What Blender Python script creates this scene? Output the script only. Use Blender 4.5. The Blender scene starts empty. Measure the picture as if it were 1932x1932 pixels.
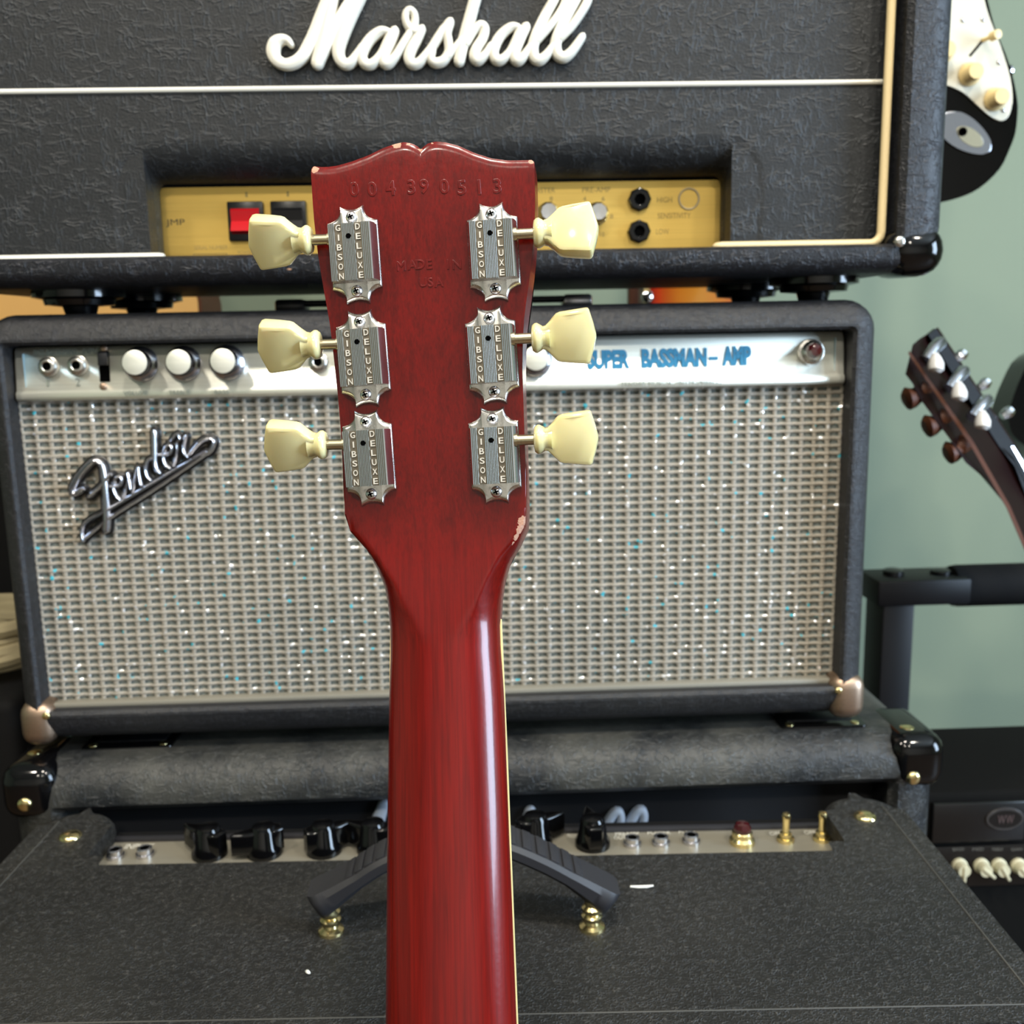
import bpy, bmesh, math, random
from mathutils import Vector, Matrix, Euler
random.seed(7)
R = math.radians

# ------------------------------------------------------------------ camera, world, lights
FLOOR = -0.66           # authored heights are relative to the silver amp's grille sill; everything is lifted at the end
F_PX, CX, CY = 1860.0, 966.0, 966.0
PITCH, YAW, ROLL = R(10.24), R(-2.0), R(-1.13)
CAM = Vector((0.0288, -0.7287, 0.2736))
_r = Vector((math.cos(YAW), math.sin(YAW), 0)); _f = Vector((-math.sin(YAW), math.cos(YAW), 0)); _u = Vector((0, 0, 1))
FWD = math.cos(PITCH)*_f - math.sin(PITCH)*_u
_u2 = math.cos(PITCH)*_u + math.sin(PITCH)*_f
RIGHT = math.cos(ROLL)*_r + math.sin(ROLL)*_u2
UP = -math.sin(ROLL)*_r + math.cos(ROLL)*_u2

sc = bpy.context.scene
COL = sc.collection
cam_d = bpy.data.cameras.new('camera')
cam_d.sensor_width = 36; cam_d.sensor_height = 36; cam_d.sensor_fit = 'HORIZONTAL'
cam_d.lens = 36*F_PX/1932
cam_d.clip_start = 0.02
cam_d.dof.use_dof = True; cam_d.dof.focus_distance = 0.372; cam_d.dof.aperture_fstop = 17.0
cam = bpy.data.objects.new('camera', cam_d); COL.objects.link(cam)
cam.matrix_world = Matrix(((RIGHT.x, UP.x, -FWD.x, CAM.x), (RIGHT.y, UP.y, -FWD.y, CAM.y), (RIGHT.z, UP.z, -FWD.z, CAM.z), (0, 0, 0, 1)))
sc.camera = cam

w = bpy.data.worlds.new('world'); sc.world = w; w.use_nodes = True
w.node_tree.nodes['Background'].inputs[0].default_value = (0.97, 0.98, 1.0, 1)
w.node_tree.nodes['Background'].inputs[1].default_value = 0.5

def area(name, loc, target, sx, sy, power, color):
    d = bpy.data.lights.new(name, 'AREA'); d.shape = 'RECTANGLE'; d.size = sx; d.size_y = sy; d.energy = power; d.color = color
    o = bpy.data.objects.new(name, d); COL.objects.link(o); o.location = loc
    o.rotation_euler = (Vector(target)-Vector(loc)).to_track_quat('-Z', 'Y').to_euler()
    return o
area('window_daylight', (2.42, -1.15, 0.62), (0, -1.15, 0.62), 0.9, 1.5, 105, (0.60, 0.78, 1.0))
for i, (lx, ly) in enumerate([(-0.9, -0.9), (0.1, -0.75), (0.95, -1.0), (-0.5, -2.0), (0.55, -2.1)]):
    area('ceiling_spot', (lx, ly, 1.66), (lx, ly, 0), 0.14, 0.14, 17, (1.0, 0.92, 0.79))
sc.view_settings.view_transform = 'Standard'; sc.view_settings.look = 'None'
sc.view_settings.exposure = 0.12; sc.view_settings.gamma = 1.0
sc.view_settings.use_curve_mapping = False
sc.cycles.use_denoising = True
sc.cycles.max_bounces = 5; sc.cycles.diffuse_bounces = 3; sc.cycles.glossy_bounces = 3; sc.cycles.caustics_reflective = False; sc.cycles.caustics_refractive = False; sc.cycles.use_adaptive_sampling = True; sc.cycles.adaptive_threshold = 0.025

# ------------------------------------------------------------------ helpers
def ray(px, py): return FWD + RIGHT*((px-CX)/F_PX) + UP*((CY-py)/F_PX)
def at_y(px, py, Y): d = ray(px, py); return CAM + d*((Y-CAM.y)/d.y)
def at_z(px, py, Z): d = ray(px, py); return CAM + d*((Z-CAM.z)/d.z)
def at_d(px, py, D): return CAM + ray(px, py)*D

def fr(o, right=(1, 0, 0), up=(0, 0, 1)):
    x = Vector(right).normalized(); z = x.cross(Vector(up)).normalized(); y = z.cross(x).normalized()
    return Matrix(((x.x, y.x, z.x, o[0]), (x.y, y.y, z.y, o[1]), (x.z, y.z, z.z, o[2]), (0, 0, 0, 1)))

class MB:
    def __init__(s): s.v = []; s.f = []; s.m = []
    def add(s, v, f, M=None, mi=0):
        b = len(s.v)
        for p in v:
            p = Vector(p); s.v.append(M @ p if M else p)
        for q in f: s.f.append(tuple(b+i for i in q)); s.m.append(mi)
        return s
    def bm(s, b, M=None, mi=0):
        b.verts.index_update()
        s.add([v.co.copy() for v in b.verts], [[v.index for v in f.verts] for f in b.faces], M, mi); b.free(); return s
    def rbox(s, x0, x1, y0, y1, z0, z1, r=0.0, seg=3, M=None, mi=0):
        b = bmesh.new(); bmesh.ops.create_cube(b, size=1)
        for v in b.verts: v.co = Vector(((x0+x1)/2+v.co.x*(x1-x0), (y0+y1)/2+v.co.y*(y1-y0), (z0+z1)/2+v.co.z*(z1-z0)))
        if r > 0: bmesh.ops.bevel(b, geom=b.edges[:], offset=r, segments=seg, profile=0.5, affect='EDGES', clamp_overlap=True)
        return s.bm(b, M, mi)
    def prism(s, pts, z0, z1, bev=0.0, seg=3, M=None, mi=0, both=False):
        n = len(pts); b = bmesh.new()
        lo = [b.verts.new((p[0], p[1], z0)) for p in pts]; hi = [b.verts.new((p[0], p[1], z1)) for p in pts]
        for i in range(n): b.faces.new((lo[i], lo[(i+1) % n], hi[(i+1) % n], hi[i]))
        b.faces.new(hi); b.faces.new(lo[::-1])
        if bev:
            hs = set(hi); ls = set(lo)
            es = [e for e in b.edges if (e.verts[0] in hs and e.verts[1] in hs) or (both and e.verts[0] in ls and e.verts[1] in ls)]
            bmesh.ops.bevel(b, geom=es, offset=bev, segments=seg, profile=0.5, affect='EDGES', clamp_overlap=True)
            b.normal_update(); caps = [f for f in b.faces if abs(f.normal.z) > 0.999 and len(f.verts) > 4]
            if caps: bmesh.ops.inset_individual(b, faces=caps, thickness=bev*0.12, depth=0)
        return s.bm(b, M, mi)
    def lathe(s, prof, M=None, seg=20, mi=0):
        v = []; f = []; n = len(prof)
        for r, h in prof:
            for k in range(seg):
                a = 2*math.pi*k/seg; v.append((max(r, 1e-5)*math.cos(a), max(r, 1e-5)*math.sin(a), h))
        for j in range(n-1):
            for k in range(seg):
                k2 = (k+1) % seg; f.append((j*seg+k, j*seg+k2, (j+1)*seg+k2, (j+1)*seg+k))
        f.append(tuple(range(seg))[::-1]); f.append(tuple((n-1)*seg+k for k in range(seg)))
        return s.add(v, f, M, mi)
    def tube(s, pts, rad, seg=8, M=None, mi=0):
        pts = [Vector(p) for p in pts]; n = len(pts); v = []; f = []
        rs = rad if isinstance(rad, (list, tuple)) else [rad]*n
        ref = None
        for i in range(n):
            t = (pts[min(i+1, n-1)]-pts[max(i-1, 0)]).normalized()
            if ref is None: ref = Vector((0, 0, 1)) if abs(t.z) < 0.9 else Vector((1, 0, 0))
            a = t.cross(ref).normalized(); b = a.cross(t).normalized(); ref = b
            for k in range(seg):
                an = 2*math.pi*k/seg; v.append(pts[i] + (a*math.cos(an)+b*math.sin(an))*rs[i])
        for i in range(n-1):
            for k in range(seg):
                k2 = (k+1) % seg; f.append((i*seg+k, i*seg+k2, (i+1)*seg+k2, (i+1)*seg+k))
        f.append(tuple(range(seg))[::-1]); f.append(tuple((n-1)*seg+k for k in range(seg)))
        return s.add(v, f, M, mi)
    def loops(s, loops, M=None, mi=0, cap0=False, cap1=False):
        n = len(loops[0]); v = [p for l in loops for p in l]; f = []
        for j in range(len(loops)-1):
            for k in range(n):
                k2 = (k+1) % n; f.append((j*n+k, j*n+k2, (j+1)*n+k2, (j+1)*n+k))
        if cap0: f.append(tuple(range(n))[::-1])
        if cap1: f.append(tuple((len(loops)-1)*n+k for k in range(n)))
        return s.add(v, f, M, mi)
    def text(s, body, h, wd=None, depth=0.0003, M=None, mi=0, bold=0.0, bev=0.0):
        c = bpy.data.curves.new('t', 'FONT'); c.body = body; c.size = 1; c.extrude = 0.02; c.resolution_u = 3; c.offset = bold; c.bevel_depth = bev
        o = bpy.data.objects.new('t', c); COL.objects.link(o)
        dg = bpy.context.evaluated_depsgraph_get(); me = bpy.data.meshes.new_from_object(o.evaluated_get(dg))
        v = [p.co.copy() for p in me.vertices]; f = [tuple(p.vertices) for p in me.polygons]
        bpy.data.objects.remove(o); bpy.data.curves.remove(c); bpy.data.meshes.remove(me)
        x0 = min(p.x for p in v); x1 = max(p.x for p in v); y0 = min(p.y for p in v); y1 = max(p.y for p in v)
        sy = h/(y1-y0); sx = wd/(x1-x0) if wd else sy
        v = [Vector(((p.x-(x0+x1)/2)*sx, (p.y-(y0+y1)/2)*sy, (p.z+0.02+bev)/(0.04+2*bev)*depth)) for p in v]
        return s.add(v, f, M, mi)
    def stroke(s, pts, ws, h, M=None, mi=0, step=3, prof=None, base=0.0):
        """a raised letter stroke: pts in the plane of M, ws full widths, h height"""
        prof = prof or [(-.5, 0), (-.5, .55), (-.43, .80), (-.22, .96), (0, 1.0), (.22, .96), (.43, .80), (.5, .55), (.5, 0)]
        P, W = catmull(pts, ws, step)
        n = len(P); rings = []
        def ring(c, t, wd, hs):
            nn = Vector((-t.y, t.x)); return [Vector((c.x-nn.x*a*wd, c.y-nn.y*a*wd, base+hs*h*b)) for a, b in prof]
        for i in range(n):
            t = (P[min(i+1, n-1)]-P[max(i-1, 0)]).normalized()
            if i == 0:
                for th in (85, 60, 30): rings.append(ring(P[0]-t*W[0]*.5*math.sin(R(th)), t, W[0]*math.cos(R(th)), .8+.2*math.cos(R(th))))
            rings.append(ring(P[i], t, W[i], 1))
            if i == n-1:
                for th in (30, 60, 85): rings.append(ring(P[i]+t*W[i]*.5*math.sin(R(th)), t, W[i]*math.cos(R(th)), .8+.2*math.cos(R(th))))
        m = len(prof); v = [p for r_ in rings for p in r_]; f = []
        for i in range(len(rings)-1):
            for k in range(m-1): f.append((i*m+k, i*m+k+1, (i+1)*m+k+1, (i+1)*m+k))
        f.append(tuple(range(m))); L = (len(rings)-1)*m; f.append(tuple(L+k for k in range(m))[::-1])
        return s.add(v, f, M, mi)

def catmull(pts, ws, step):
    P = [Vector(p) for p in pts]; out = []; wo = []; n = len(P)
    if not isinstance(ws, (list, tuple)): ws = [ws]*n
    if len(ws) != n: ws = [ws[0]+(ws[-1]-ws[0])*i/(n-1) for i in range(n)]
    for i in range(n-1):
        p0 = P[max(i-1, 0)]; p1 = P[i]; p2 = P[i+1]; p3 = P[min(i+2, n-1)]
        for k in range(step):
            t = k/step
            out.append(0.5*((2*p1)+(p2-p0)*t+(2*p0-5*p1+4*p2-p3)*t*t+(3*p1-p0-3*p2+p3)*t**3)); wo.append(ws[i]+(ws[i+1]-ws[i])*t)
    out.append(P[-1]); wo.append(ws[-1])
    return out, wo

def rrect(x0, x1, z0, z1, r, n=6):
    pts = []
    for cx, cz, a0 in ((x1-r, z1-r, 0), (x0+r, z1-r, 90), (x0+r, z0+r, 180), (x1-r, z0+r, 270)):
        for k in range(n+1):
            a = R(a0+90*k/n); pts.append((cx+r*math.cos(a), cz+r*math.sin(a)))
    return pts

WM = {}
def thing(name, label, cat, M=None, group=None):
    o = bpy.data.objects.new(name, None); COL.objects.link(o); o.empty_display_size = 0.02
    M = M if M is not None else Matrix.Identity(4)
    o.matrix_world = M; WM[o] = M.copy()
    o['label'] = label; o['category'] = cat
    if group: o['group'] = group
    return o
def T(x, y, z): return Matrix.Translation((x, y, z))
def emit(name, mb, mats, parent=None, local=False, sharp=38, label=None, kind=None, cat=None, group=None, mesh_only=False, recalc=True):
    me = bpy.data.meshes.new(name)
    inv = None
    if parent is not None and not local: inv = WM[parent].inverted()
    me.from_pydata([tuple(inv @ p) if inv else tuple(p) for p in mb.v], [], mb.f)
    if not isinstance(mats, (list, tuple)): mats = [mats]
    for m in mats: me.materials.append(m)
    me.polygons.foreach_set('material_index', mb.m)
    if recalc:
        b = bmesh.new(); b.from_mesh(me); bmesh.ops.recalc_face_normals(b, faces=b.faces[:]); b.to_mesh(me); b.free()
    me.shade_smooth(); me.set_sharp_from_angle(angle=R(sharp)); me.update()
    if mesh_only: return me
    o = bpy.data.objects.new(name, me); COL.objects.link(o)
    if parent is not None: o.parent = parent; WM[o] = WM[parent].copy()
    else: WM[o] = Matrix.Identity(4)
    if label: o['label'] = label
    if kind: o['kind'] = kind
    if cat: o['category'] = cat
    if group: o['group'] = group
    return o
def inst(name, me, parent, M):
    o = bpy.data.objects.new(name, me); COL.objects.link(o); o.parent = parent
    o.matrix_local = M; WM[o] = WM[parent] @ M
    return o

# ------------------------------------------------------------------ materials
def S(c): return tuple(((x/255)/12.92 if x/255 <= 0.04045 else ((x/255+0.055)/1.055)**2.4) for x in c)
class NT:
    def __init__(s, name):
        s.m = bpy.data.materials.new(name); s.m.use_nodes = True; s.t = s.m.node_tree; s.b = s.t.nodes['Principled BSDF']
    def n(s, ty, **kw):
        nd = s.t.nodes.new(ty)
        for k, v in kw.items():
            if k.startswith('i_'): nd.inputs[int(k[2:]) if k[2:].isdigit() else k[2:].replace('_', ' ')].default_value = v
            else: setattr(nd, k, v)
        return nd
    def l(s, a, b): s.t.links.new(a, b); return s
    def coord(s, scale=(1, 1, 1), rot=(0, 0, 0)):
        c = s.n('ShaderNodeTexCoord'); m = s.n('ShaderNodeMapping'); m.inputs['Scale'].default_value = scale; m.inputs['Rotation'].default_value = rot
        s.l(c.outputs['Object'], m.inputs['Vector']); return m.outputs[0]
    def noise(s, vec, scale, detail=4, rough=0.55, dist=0.0, ty='FBM'):
        nd = s.n('ShaderNodeTexNoise'); nd.noise_type = ty
        nd.inputs['Scale'].default_value = scale; nd.inputs['Detail'].default_value = detail; nd.inputs['Roughness'].default_value = rough; nd.inputs['Distortion'].default_value = dist
        s.l(vec, nd.inputs['Vector']); return nd.outputs['Fac' if 'Fac' in nd.outputs else 0]
    def vor(s, vec, scale, feature='F1', rnd=1.0):
        nd = s.n('ShaderNodeTexVoronoi'); nd.feature = feature; nd.inputs['Scale'].default_value = scale; nd.inputs['Randomness'].default_value = rnd
        s.l(vec, nd.inputs['Vector']); return nd
    def ramp(s, fac, stops):
        nd = s.n('ShaderNodeValToRGB'); e = nd.color_ramp.elements
        while len(e) < len(stops): e.new(0.5)
        for i, (p, c) in enumerate(stops): e[i].position = p; e[i].color = (*c, 1) if len(c) == 3 else c
        s.l(fac, nd.inputs['Fac']); return nd.outputs['Color']
    def math(s, op, a, b=None, clamp=False):
        nd = s.n('ShaderNodeMath', operation=op); nd.use_clamp = clamp
        for i, x in enumerate((a, b)):
            if x is None: continue
            if isinstance(x, (int, float)): nd.inputs[i].default_value = x
            else: s.l(x, nd.inputs[i])
        return nd.outputs[0]
    def mix(s, fac, a, b):
        nd = s.n('ShaderNodeMix'); nd.data_type = 'RGBA'
        for sock, x in ((nd.inputs[0], fac), (nd.inputs[6], a), (nd.inputs[7], b)):
            if isinstance(x, tuple): sock.default_value = (*x, 1) if len(x) == 3 else x
            elif isinstance(x, (int, float)): sock.default_value = x
            else: s.l(x, sock)
        return nd.outputs[2]
    def set(s, **kw):
        for k, v in kw.items():
            k = k.replace('_', ' ')
            if isinstance(v, tuple) and s.b.inputs[k].type == 'RGBA': v = (*v, 1) if len(v) == 3 else v
            if hasattr(v, 'links'): s.l(v, s.b.inputs[k])
            else: s.b.inputs[k].default_value = v
        return s
    def bump(s, h, strength=0.5, dist=0.001):
        nd = s.n('ShaderNodeBump'); nd.inputs['Strength'].default_value = strength; nd.inputs['Distance'].default_value = dist
        s.l(h, nd.inputs['Height']); s.l(nd.outputs[0], s.b.inputs['Normal']); return s

def plain(name, col, rough=0.5, metal=0.0, coat=0.0, spec=0.5, var=0.0, vscale=40, bump=0.0):
    t = NT(name); t.set(Base_Color=col, Roughness=rough, Metallic=metal, Coat_Weight=coat, Coat_Roughness=0.05, Specular_IOR_Level=spec)
    if var or bump:
        c = t.coord(); nz = t.noise(c, vscale, 5)
        if var:
            t.set(Base_Color=t.mix(nz, tuple(x*(1-var) for x in col), tuple(min(1, x*(1+var)) for x in col)))
        if bump: t.bump(nz, bump, 0.0006)
    return t.m
def tolex(name, dark, light, scale, stretch, strength, rough=0.45, kind='levant', dust=0.0, sheen=0.0):
    t = NT(name); c = t.coord(stretch)
    if kind == 'levant':
        def lines(st, sc_, k):
            n_ = t.noise(t.coord(st), sc_, 2, 0.55, 0.35); ln = t.math('SUBTRACT', 1.0, t.math('MULTIPLY', t.math('ABSOLUTE', t.math('SUBTRACT', n_, 0.5)), k), True)
            mk = t.math('MULTIPLY', t.math('SUBTRACT', t.noise(t.coord(st), sc_*0.9, 1, 0.5), 0.40, True), 5.0, True)
            return t.math('MULTIPLY', ln, mk)
        sx, sy, sz = stretch
        a = lines((sx*0.5, sy, sz*1.4), scale, 20); b = lines((sx*1.4, sy, sz*0.5), scale*1.25, 20)
        fine = t.noise(c, scale*7, 2, 0.6)
        h = t.math('ADD', t.math('ADD', t.math('MULTIPLY', a, 0.55), t.math('MULTIPLY', b, 0.5)), t.math('MULTIPLY', fine, 0.55))
        fac = t.math('ADD', t.math('MULTIPLY', t.math('ADD', a, b), 0.42), t.math('MULTIPLY', fine, 0.35), True)
    else:
        n1 = t.noise(c, scale*0.6, 3, 0.6)
        ad = t.n('ShaderNodeVectorMath', operation='ADD'); sc_ = t.n('ShaderNodeVectorMath', operation='SCALE'); sc_.inputs[3].default_value = 0.9/scale
        nn = t.n('ShaderNodeTexNoise'); nn.inputs['Scale'].default_value = scale*0.8; t.l(c, nn.inputs['Vector'])
        t.l(nn.outputs['Color'], sc_.inputs[0]); t.l(c, ad.inputs[0]); t.l(sc_.outputs[0], ad.inputs[1])
        v = t.vor(ad.outputs[0], scale, 'DISTANCE_TO_EDGE'); edge = t.math('SUBTRACT', 1.0, t.math('MULTIPLY', v.outputs['Distance'], 5.0, True))
        mk = t.math('MULTIPLY', t.math('SUBTRACT', t.noise(c, scale*0.45, 3, 0.6), 0.40, True), 4.5, True); h = t.math('ADD', t.math('MULTIPLY', edge, mk), t.math('MULTIPLY', t.noise(c, scale*3, 3), 0.4)); fac = t.math('POWER', t.math('MULTIPLY', h, 0.9, True), 2.2)
    col = t.mix(fac, dark, light)
    if dust:
        dn = t.noise(t.coord(), 9, 5, 0.6); df = t.math('MULTIPLY', t.math('SUBTRACT', dn, 0.45, True), dust*4, True)
        col = t.mix(df, col, S((120, 118, 108)))
    t.set(Base_Color=col, Roughness=rough, Specular_IOR_Level=0.45, Sheen_Weight=sheen, Sheen_Roughness=0.5)
    t.bump(h, strength, 0.0012)
    return t.m
def metal(name, col, rough, streak=None, dirt=0.0, met=1.0):
    t = NT(name); t.set(Base_Color=col, Roughness=rough, Metallic=met)
    if streak:
        c = t.coord(streak); nz = t.noise(c, 1.0, 6, 0.7)
        t.set(Roughness=t.math('ADD', rough-0.12, t.math('MULTIPLY', nz, 0.26)), Base_Color=t.mix(nz, tuple(x*.82 for x in col), tuple(min(1, x*1.1) for x in col)))
        t.bump(nz, 0.12, 0.0002)
    elif dirt:
        nz = t.noise(t.coord(), 700, 5, 0.7); f = t.math('MULTIPLY', t.math('SUBTRACT', nz, 0.52, True), dirt*8, True)
        t.set(Base_Color=t.mix(f, col, tuple(x*.35 for x in col)), Roughness=t.math('ADD', rough, t.math('MULTIPLY', f, 0.3)))
    return t.m

M = {}
M['tolex_top'] = tolex('black_crinkled_vinyl', S((16, 18, 20)), S((44, 47, 50)), 115, (1, 1, 1), 0.55, 0.5)
M['tolex_shell'] = tolex('black_grained_vinyl', S((15, 16, 19)), S((46, 48, 56)), 150, (1, 1, 1), 0.65, 0.42)
M['tolex_silver'] = tolex('charcoal_vinyl', S((22, 22, 24)), S((54, 54, 58)), 240, (1, 1, 1), 0.5, 0.44, dust=0.06)
M['tolex_cab'] = tolex('dusty_black_vinyl', S((18, 20, 22)), S((50, 52, 53)), 160, (1, 1, 1), 0.6, 0.38, dust=0.34)
M['tolex_combo'] = tolex('pebbled_black_vinyl', S((12, 12, 11)), S((76, 74, 70)), 520, (1, 1, 1), 0.9, 0.55, 'pebble', dust=0.05)
M['cream_logo'] = plain('cream_plastic', S((226, 222, 208)), 0.32, var=0.03, vscale=90)
M['piping_white'] = plain('white_piping', S((228, 224, 210)), 0.35)
M['piping_cream'] = plain('aged_cream_piping', S((226, 205, 158)), 0.38, var=0.08, vscale=30)
M['gold'] = metal('brushed_gold', S((226, 190, 104)), 0.42, (6, 40, 900))
M['alu'] = metal('brushed_aluminium', S((246, 246, 232)), 0.36, (5, 40, 700), met=0.72)
M['nickel'] = metal('aged_nickel', S((208, 206, 200)), 0.24, dirt=0.25)
M['nickel_bright'] = metal('bright_nickel', S((216, 216, 218)), 0.24)
M['chrome'] = metal('chrome', S((225, 226, 230)), 0.08)
M['dull_chrome'] = metal('dull_chrome', S((190, 190, 196)), 0.22)
M['brass'] = metal('brassy_nickel', S((224, 206, 150)), 0.2)
M['shaft'] = metal('worn_shaft', S((188, 178, 150)), 0.3, dirt=0.2)
M['corner_metal'] = metal('tarnished_corner', S((172, 148, 128)), 0.42, dirt=0.35)
M['black'] = plain('black_plastic', S((16, 16, 17)), 0.28)
M['black_matte'] = plain('matte_black', S((10, 10, 11)), 0.8, spec=0.2)
M['rubber'] = plain('black_rubber', S((36, 36, 40)), 0.5, var=0.1, vscale=60)
M['gloss_black'] = plain('gloss_black', S((7, 7, 8)), 0.1, coat=0.0, spec=0.4)
M['void'] = plain('dark_hole', (0.002, 0.002, 0.002), 0.9, spec=0.0)
M['ink'] = plain('black_print', S((48, 42, 30)), 0.6)
M['ink_faint'] = plain('worn_print', S((150, 124, 66)), 0.6)
M['ink_grey'] = plain('grey_print', S((120, 124, 112)), 0.6)
M['cyan'] = plain('cyan_print', S((44, 128, 168)), 0.5)
M['white_ink'] = plain('white_print', S((205, 202, 190)), 0.6)
M['red_glass'] = plain('dark_red_jewel', S((58, 10, 14)), 0.1, coat=1.0)
M['red_rocker'] = plain('red_rocker', S((176, 18, 26)), 0.22, coat=0.4)
M['ring'] = plain('old_sticker_ring', S((214, 196, 158)), 0.7)
M['blue_white'] = plain('pale_logo_plastic', S((205, 216, 232)), 0.35)
M['rosewood'] = plain('dark_fretboard', S((40, 24, 18)), 0.5)
M['binding'] = plain('cream_binding', S((238, 214, 150)), 0.35)
M['strap_white'] = plain('white_scrap', S((235, 235, 228)), 0.5)
M['cloth_dark'] = plain('dark_cloth_backing', S((102, 108, 103)), 0.9, var=0.25, vscale=300)
M['pickguard'] = plain('mint_white_plastic', S((208, 205, 188)), 0.35, var=0.02)
M['aged_knob'] = plain('aged_cream_knob', S((226, 200, 142)), 0.4)
M['maroon'] = plain('dark_maroon_wood', S((24, 8, 7)), 0.35, spec=0.3, var=0.3)
M['brown_wood'] = plain('brown_wood', S((82, 46, 28)), 0.5, spec=0.3, var=0.2)
M['spruce'] = plain('tan_spruce', S((226, 176, 104)), 0.5, var=0.05, vscale=12)
M['foam'] = plain('black_foam', S((16, 16, 17)), 0.8, spec=0.2, bump=0.2, vscale=300)
M['steel_black'] = plain('black_painted_steel', S((12, 12, 15)), 0.45, spec=0.25)
M['beige_knob'] = plain('ivory_knob', S((196, 190, 160)), 0.45)
M['beige_cloth'] = plain('beige_cord', S((158, 146, 114)), 0.8, var=0.2)
M['oak'] = plain('dark_floor_boards', S((86, 66, 48)), 0.5, var=0.25, vscale=8)
M['ceiling'] = plain('ceiling_paint', S((225, 222, 212)), 0.9)
M['wall'] = plain('sage_green_paint', S((138, 150, 128)), 0.75, var=0.04, vscale=3)

t = NT('cream_button'); t.set(Base_Color=S((222, 213, 160)), Roughness=0.16, Subsurface_Weight=0.35, Subsurface_Radius=(1.0, 0.7, 0.3), Subsurface_Scale=0.004, Coat_Weight=0.4, Coat_Roughness=0.04)
M['button'] = t.m

t = NT('silver_weave'); c = t.coord((1, 1, 1)); v = t.vor(c, 420, 'F1'); wn = t.n('ShaderNodeTexWhiteNoise'); t.l(v.outputs['Position'], wn.inputs['Vector'])
spark = t.math('GREATER_THAN', wn.outputs['Value'], 0.979); turq = t.math('LESS_THAN', wn.outputs['Value'], 0.010)
base = t.mix(t.noise(c, 200, 3), S((126, 120, 108)), S((164, 156, 143)))
base = t.mix(spark, base, (0.95, 0.95, 0.95)); base = t.mix(turq, base, S((60, 165, 180)))
t.set(Base_Color=base, Roughness=t.math('SUBTRACT', 0.6, t.math('MULTIPLY', spark, 0.4)), Metallic=t.math('MULTIPLY', spark, 0.6)); M['weave'] = t.m

t = NT('sunburst'); c = t.n('ShaderNodeTexCoord'); sep = t.n('ShaderNodeSeparateXYZ'); t.l(c.outputs['Generated'], sep.inputs[0])
d = t.math('ABSOLUTE', t.math('SUBTRACT', sep.outputs[0], 0.5))
t.set(Base_Color=t.ramp(d, [(0.0, S((240, 150, 40))), (0.22, S((238, 130, 30))), (0.42, S((214, 62, 20))), (0.5, S((150, 24, 12)))]), Roughness=0.2, Coat_Weight=0.6); M['sunburst'] = t.m

# ------------------------------------------------------------------ the setting
mb = MB(); mb.rbox(-2.6, 2.6, 0.86, 0.92, FLOOR, 1.74); o = emit('wall_back', mb, M['wall'], kind='structure')
mb = MB(); mb.rbox(-2.6, 2.6, -3.6, 0.92, FLOOR-0.06, FLOOR); o = emit('floor', mb, M['oak'], kind='structure')
mb = MB(); mb.rbox(-2.66, -2.6, -3.6, 0.86, FLOOR, 1.74); o = emit('wall_left', mb, M['wall'], kind='structure')
mb = MB(); mb.rbox(2.6, 2.66, -3.6, 0.86, FLOOR, 1.74); o = emit('wall_right', mb, M['wall'], kind='structure')
mb = MB(); mb.rbox(-2.6, 2.6, -3.66, -3.6, FLOOR, 1.74); o = emit('wall_front', mb, plain('warm_shop_wall', S((214, 206, 194)), 0.8), kind='structure')
mb = MB()
for a_, b_, c_, d_ in ((-1.64, -1.57, -0.2, 1.45), (-0.73, -0.66, -0.2, 1.45), (-1.64, -0.66, 1.38, 1.45), (-1.64, -0.66, -0.2, -0.13)): mb.rbox(2.5, 2.6, a_, b_, c_, d_, 0.004, 1)
w1 = emit('window_1', mb, M['ceiling'], kind='structure')
mb = MB(); mb.rbox(2.56, 2.565, -1.59, -0.71, -0.15, 1.40); emit('pane', mb, plain('window_glass', S((200, 220, 240)), 0.05), w1)
mb = MB(); mb.rbox(-2.6, 2.6, -3.6, 0.92, 1.74, 1.8); o = emit('ceiling', mb, M['ceiling'], kind='structure')

# ------------------------------------------------------------------ shell builder for the amplifier boxes
def shell(mb, x0, x1, z0, z1, ix0, ix1, iz0, iz1, y0, y1, rec, Rc, r, r2=0.004):
    L = []
    def loop(k, y, rad):   # k: 0 = outer rectangle, 1 = opening
        return [Vector((p[0], y, p[1])) for p in rrect(x0+(ix0-x0)*k, x1+(ix1-x1)*k, z0+(iz0-z0)*k, z1+(iz1-z1)*k, max(rad, 0.002))]
    lip = max(ix0-x0, 0.012)
    L.append(loop(0, y1, Rc))
    for a in (0, 22, 45, 68, 90):
        k = r*(1-math.cos(R(a)))/lip; L.append(loop(min(k, .9), y0+r*(1-math.sin(R(a))), Rc*(1-min(k, .9))+0.002))
    for a in (90, 60, 30, 0):
        k = 1-r2*(1-math.cos(R(a)))/lip if a else 1
        k = 1-(r2/lip)*(math.sin(R(a))); L.append(loop(k, y0+r2*(1-math.sin(R(a))), 0.003))
    L.append(loop(1, rec, 0.003))
    mb.loops(L, cap0=True)
    return mb

# ------------------------------------------------------------------ the amplifier head with the white script (upper)
A = thing('amplifier_head', 'black amplifier head with large cream script lettering and gold panel, topmost of the stack', 'amplifier', T(0, 0.1, 0.294))
Y0 = -0.024
mb = MB(); shell(mb, -0.364, 0.364, 0.311, 0.590, -0.329, 0.329, 0.331, 0.556, Y0, 0.165, 0.012, 0.03, 0.018)
emit('cabinet_shell', mb, M['tolex_shell'], A)
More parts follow.
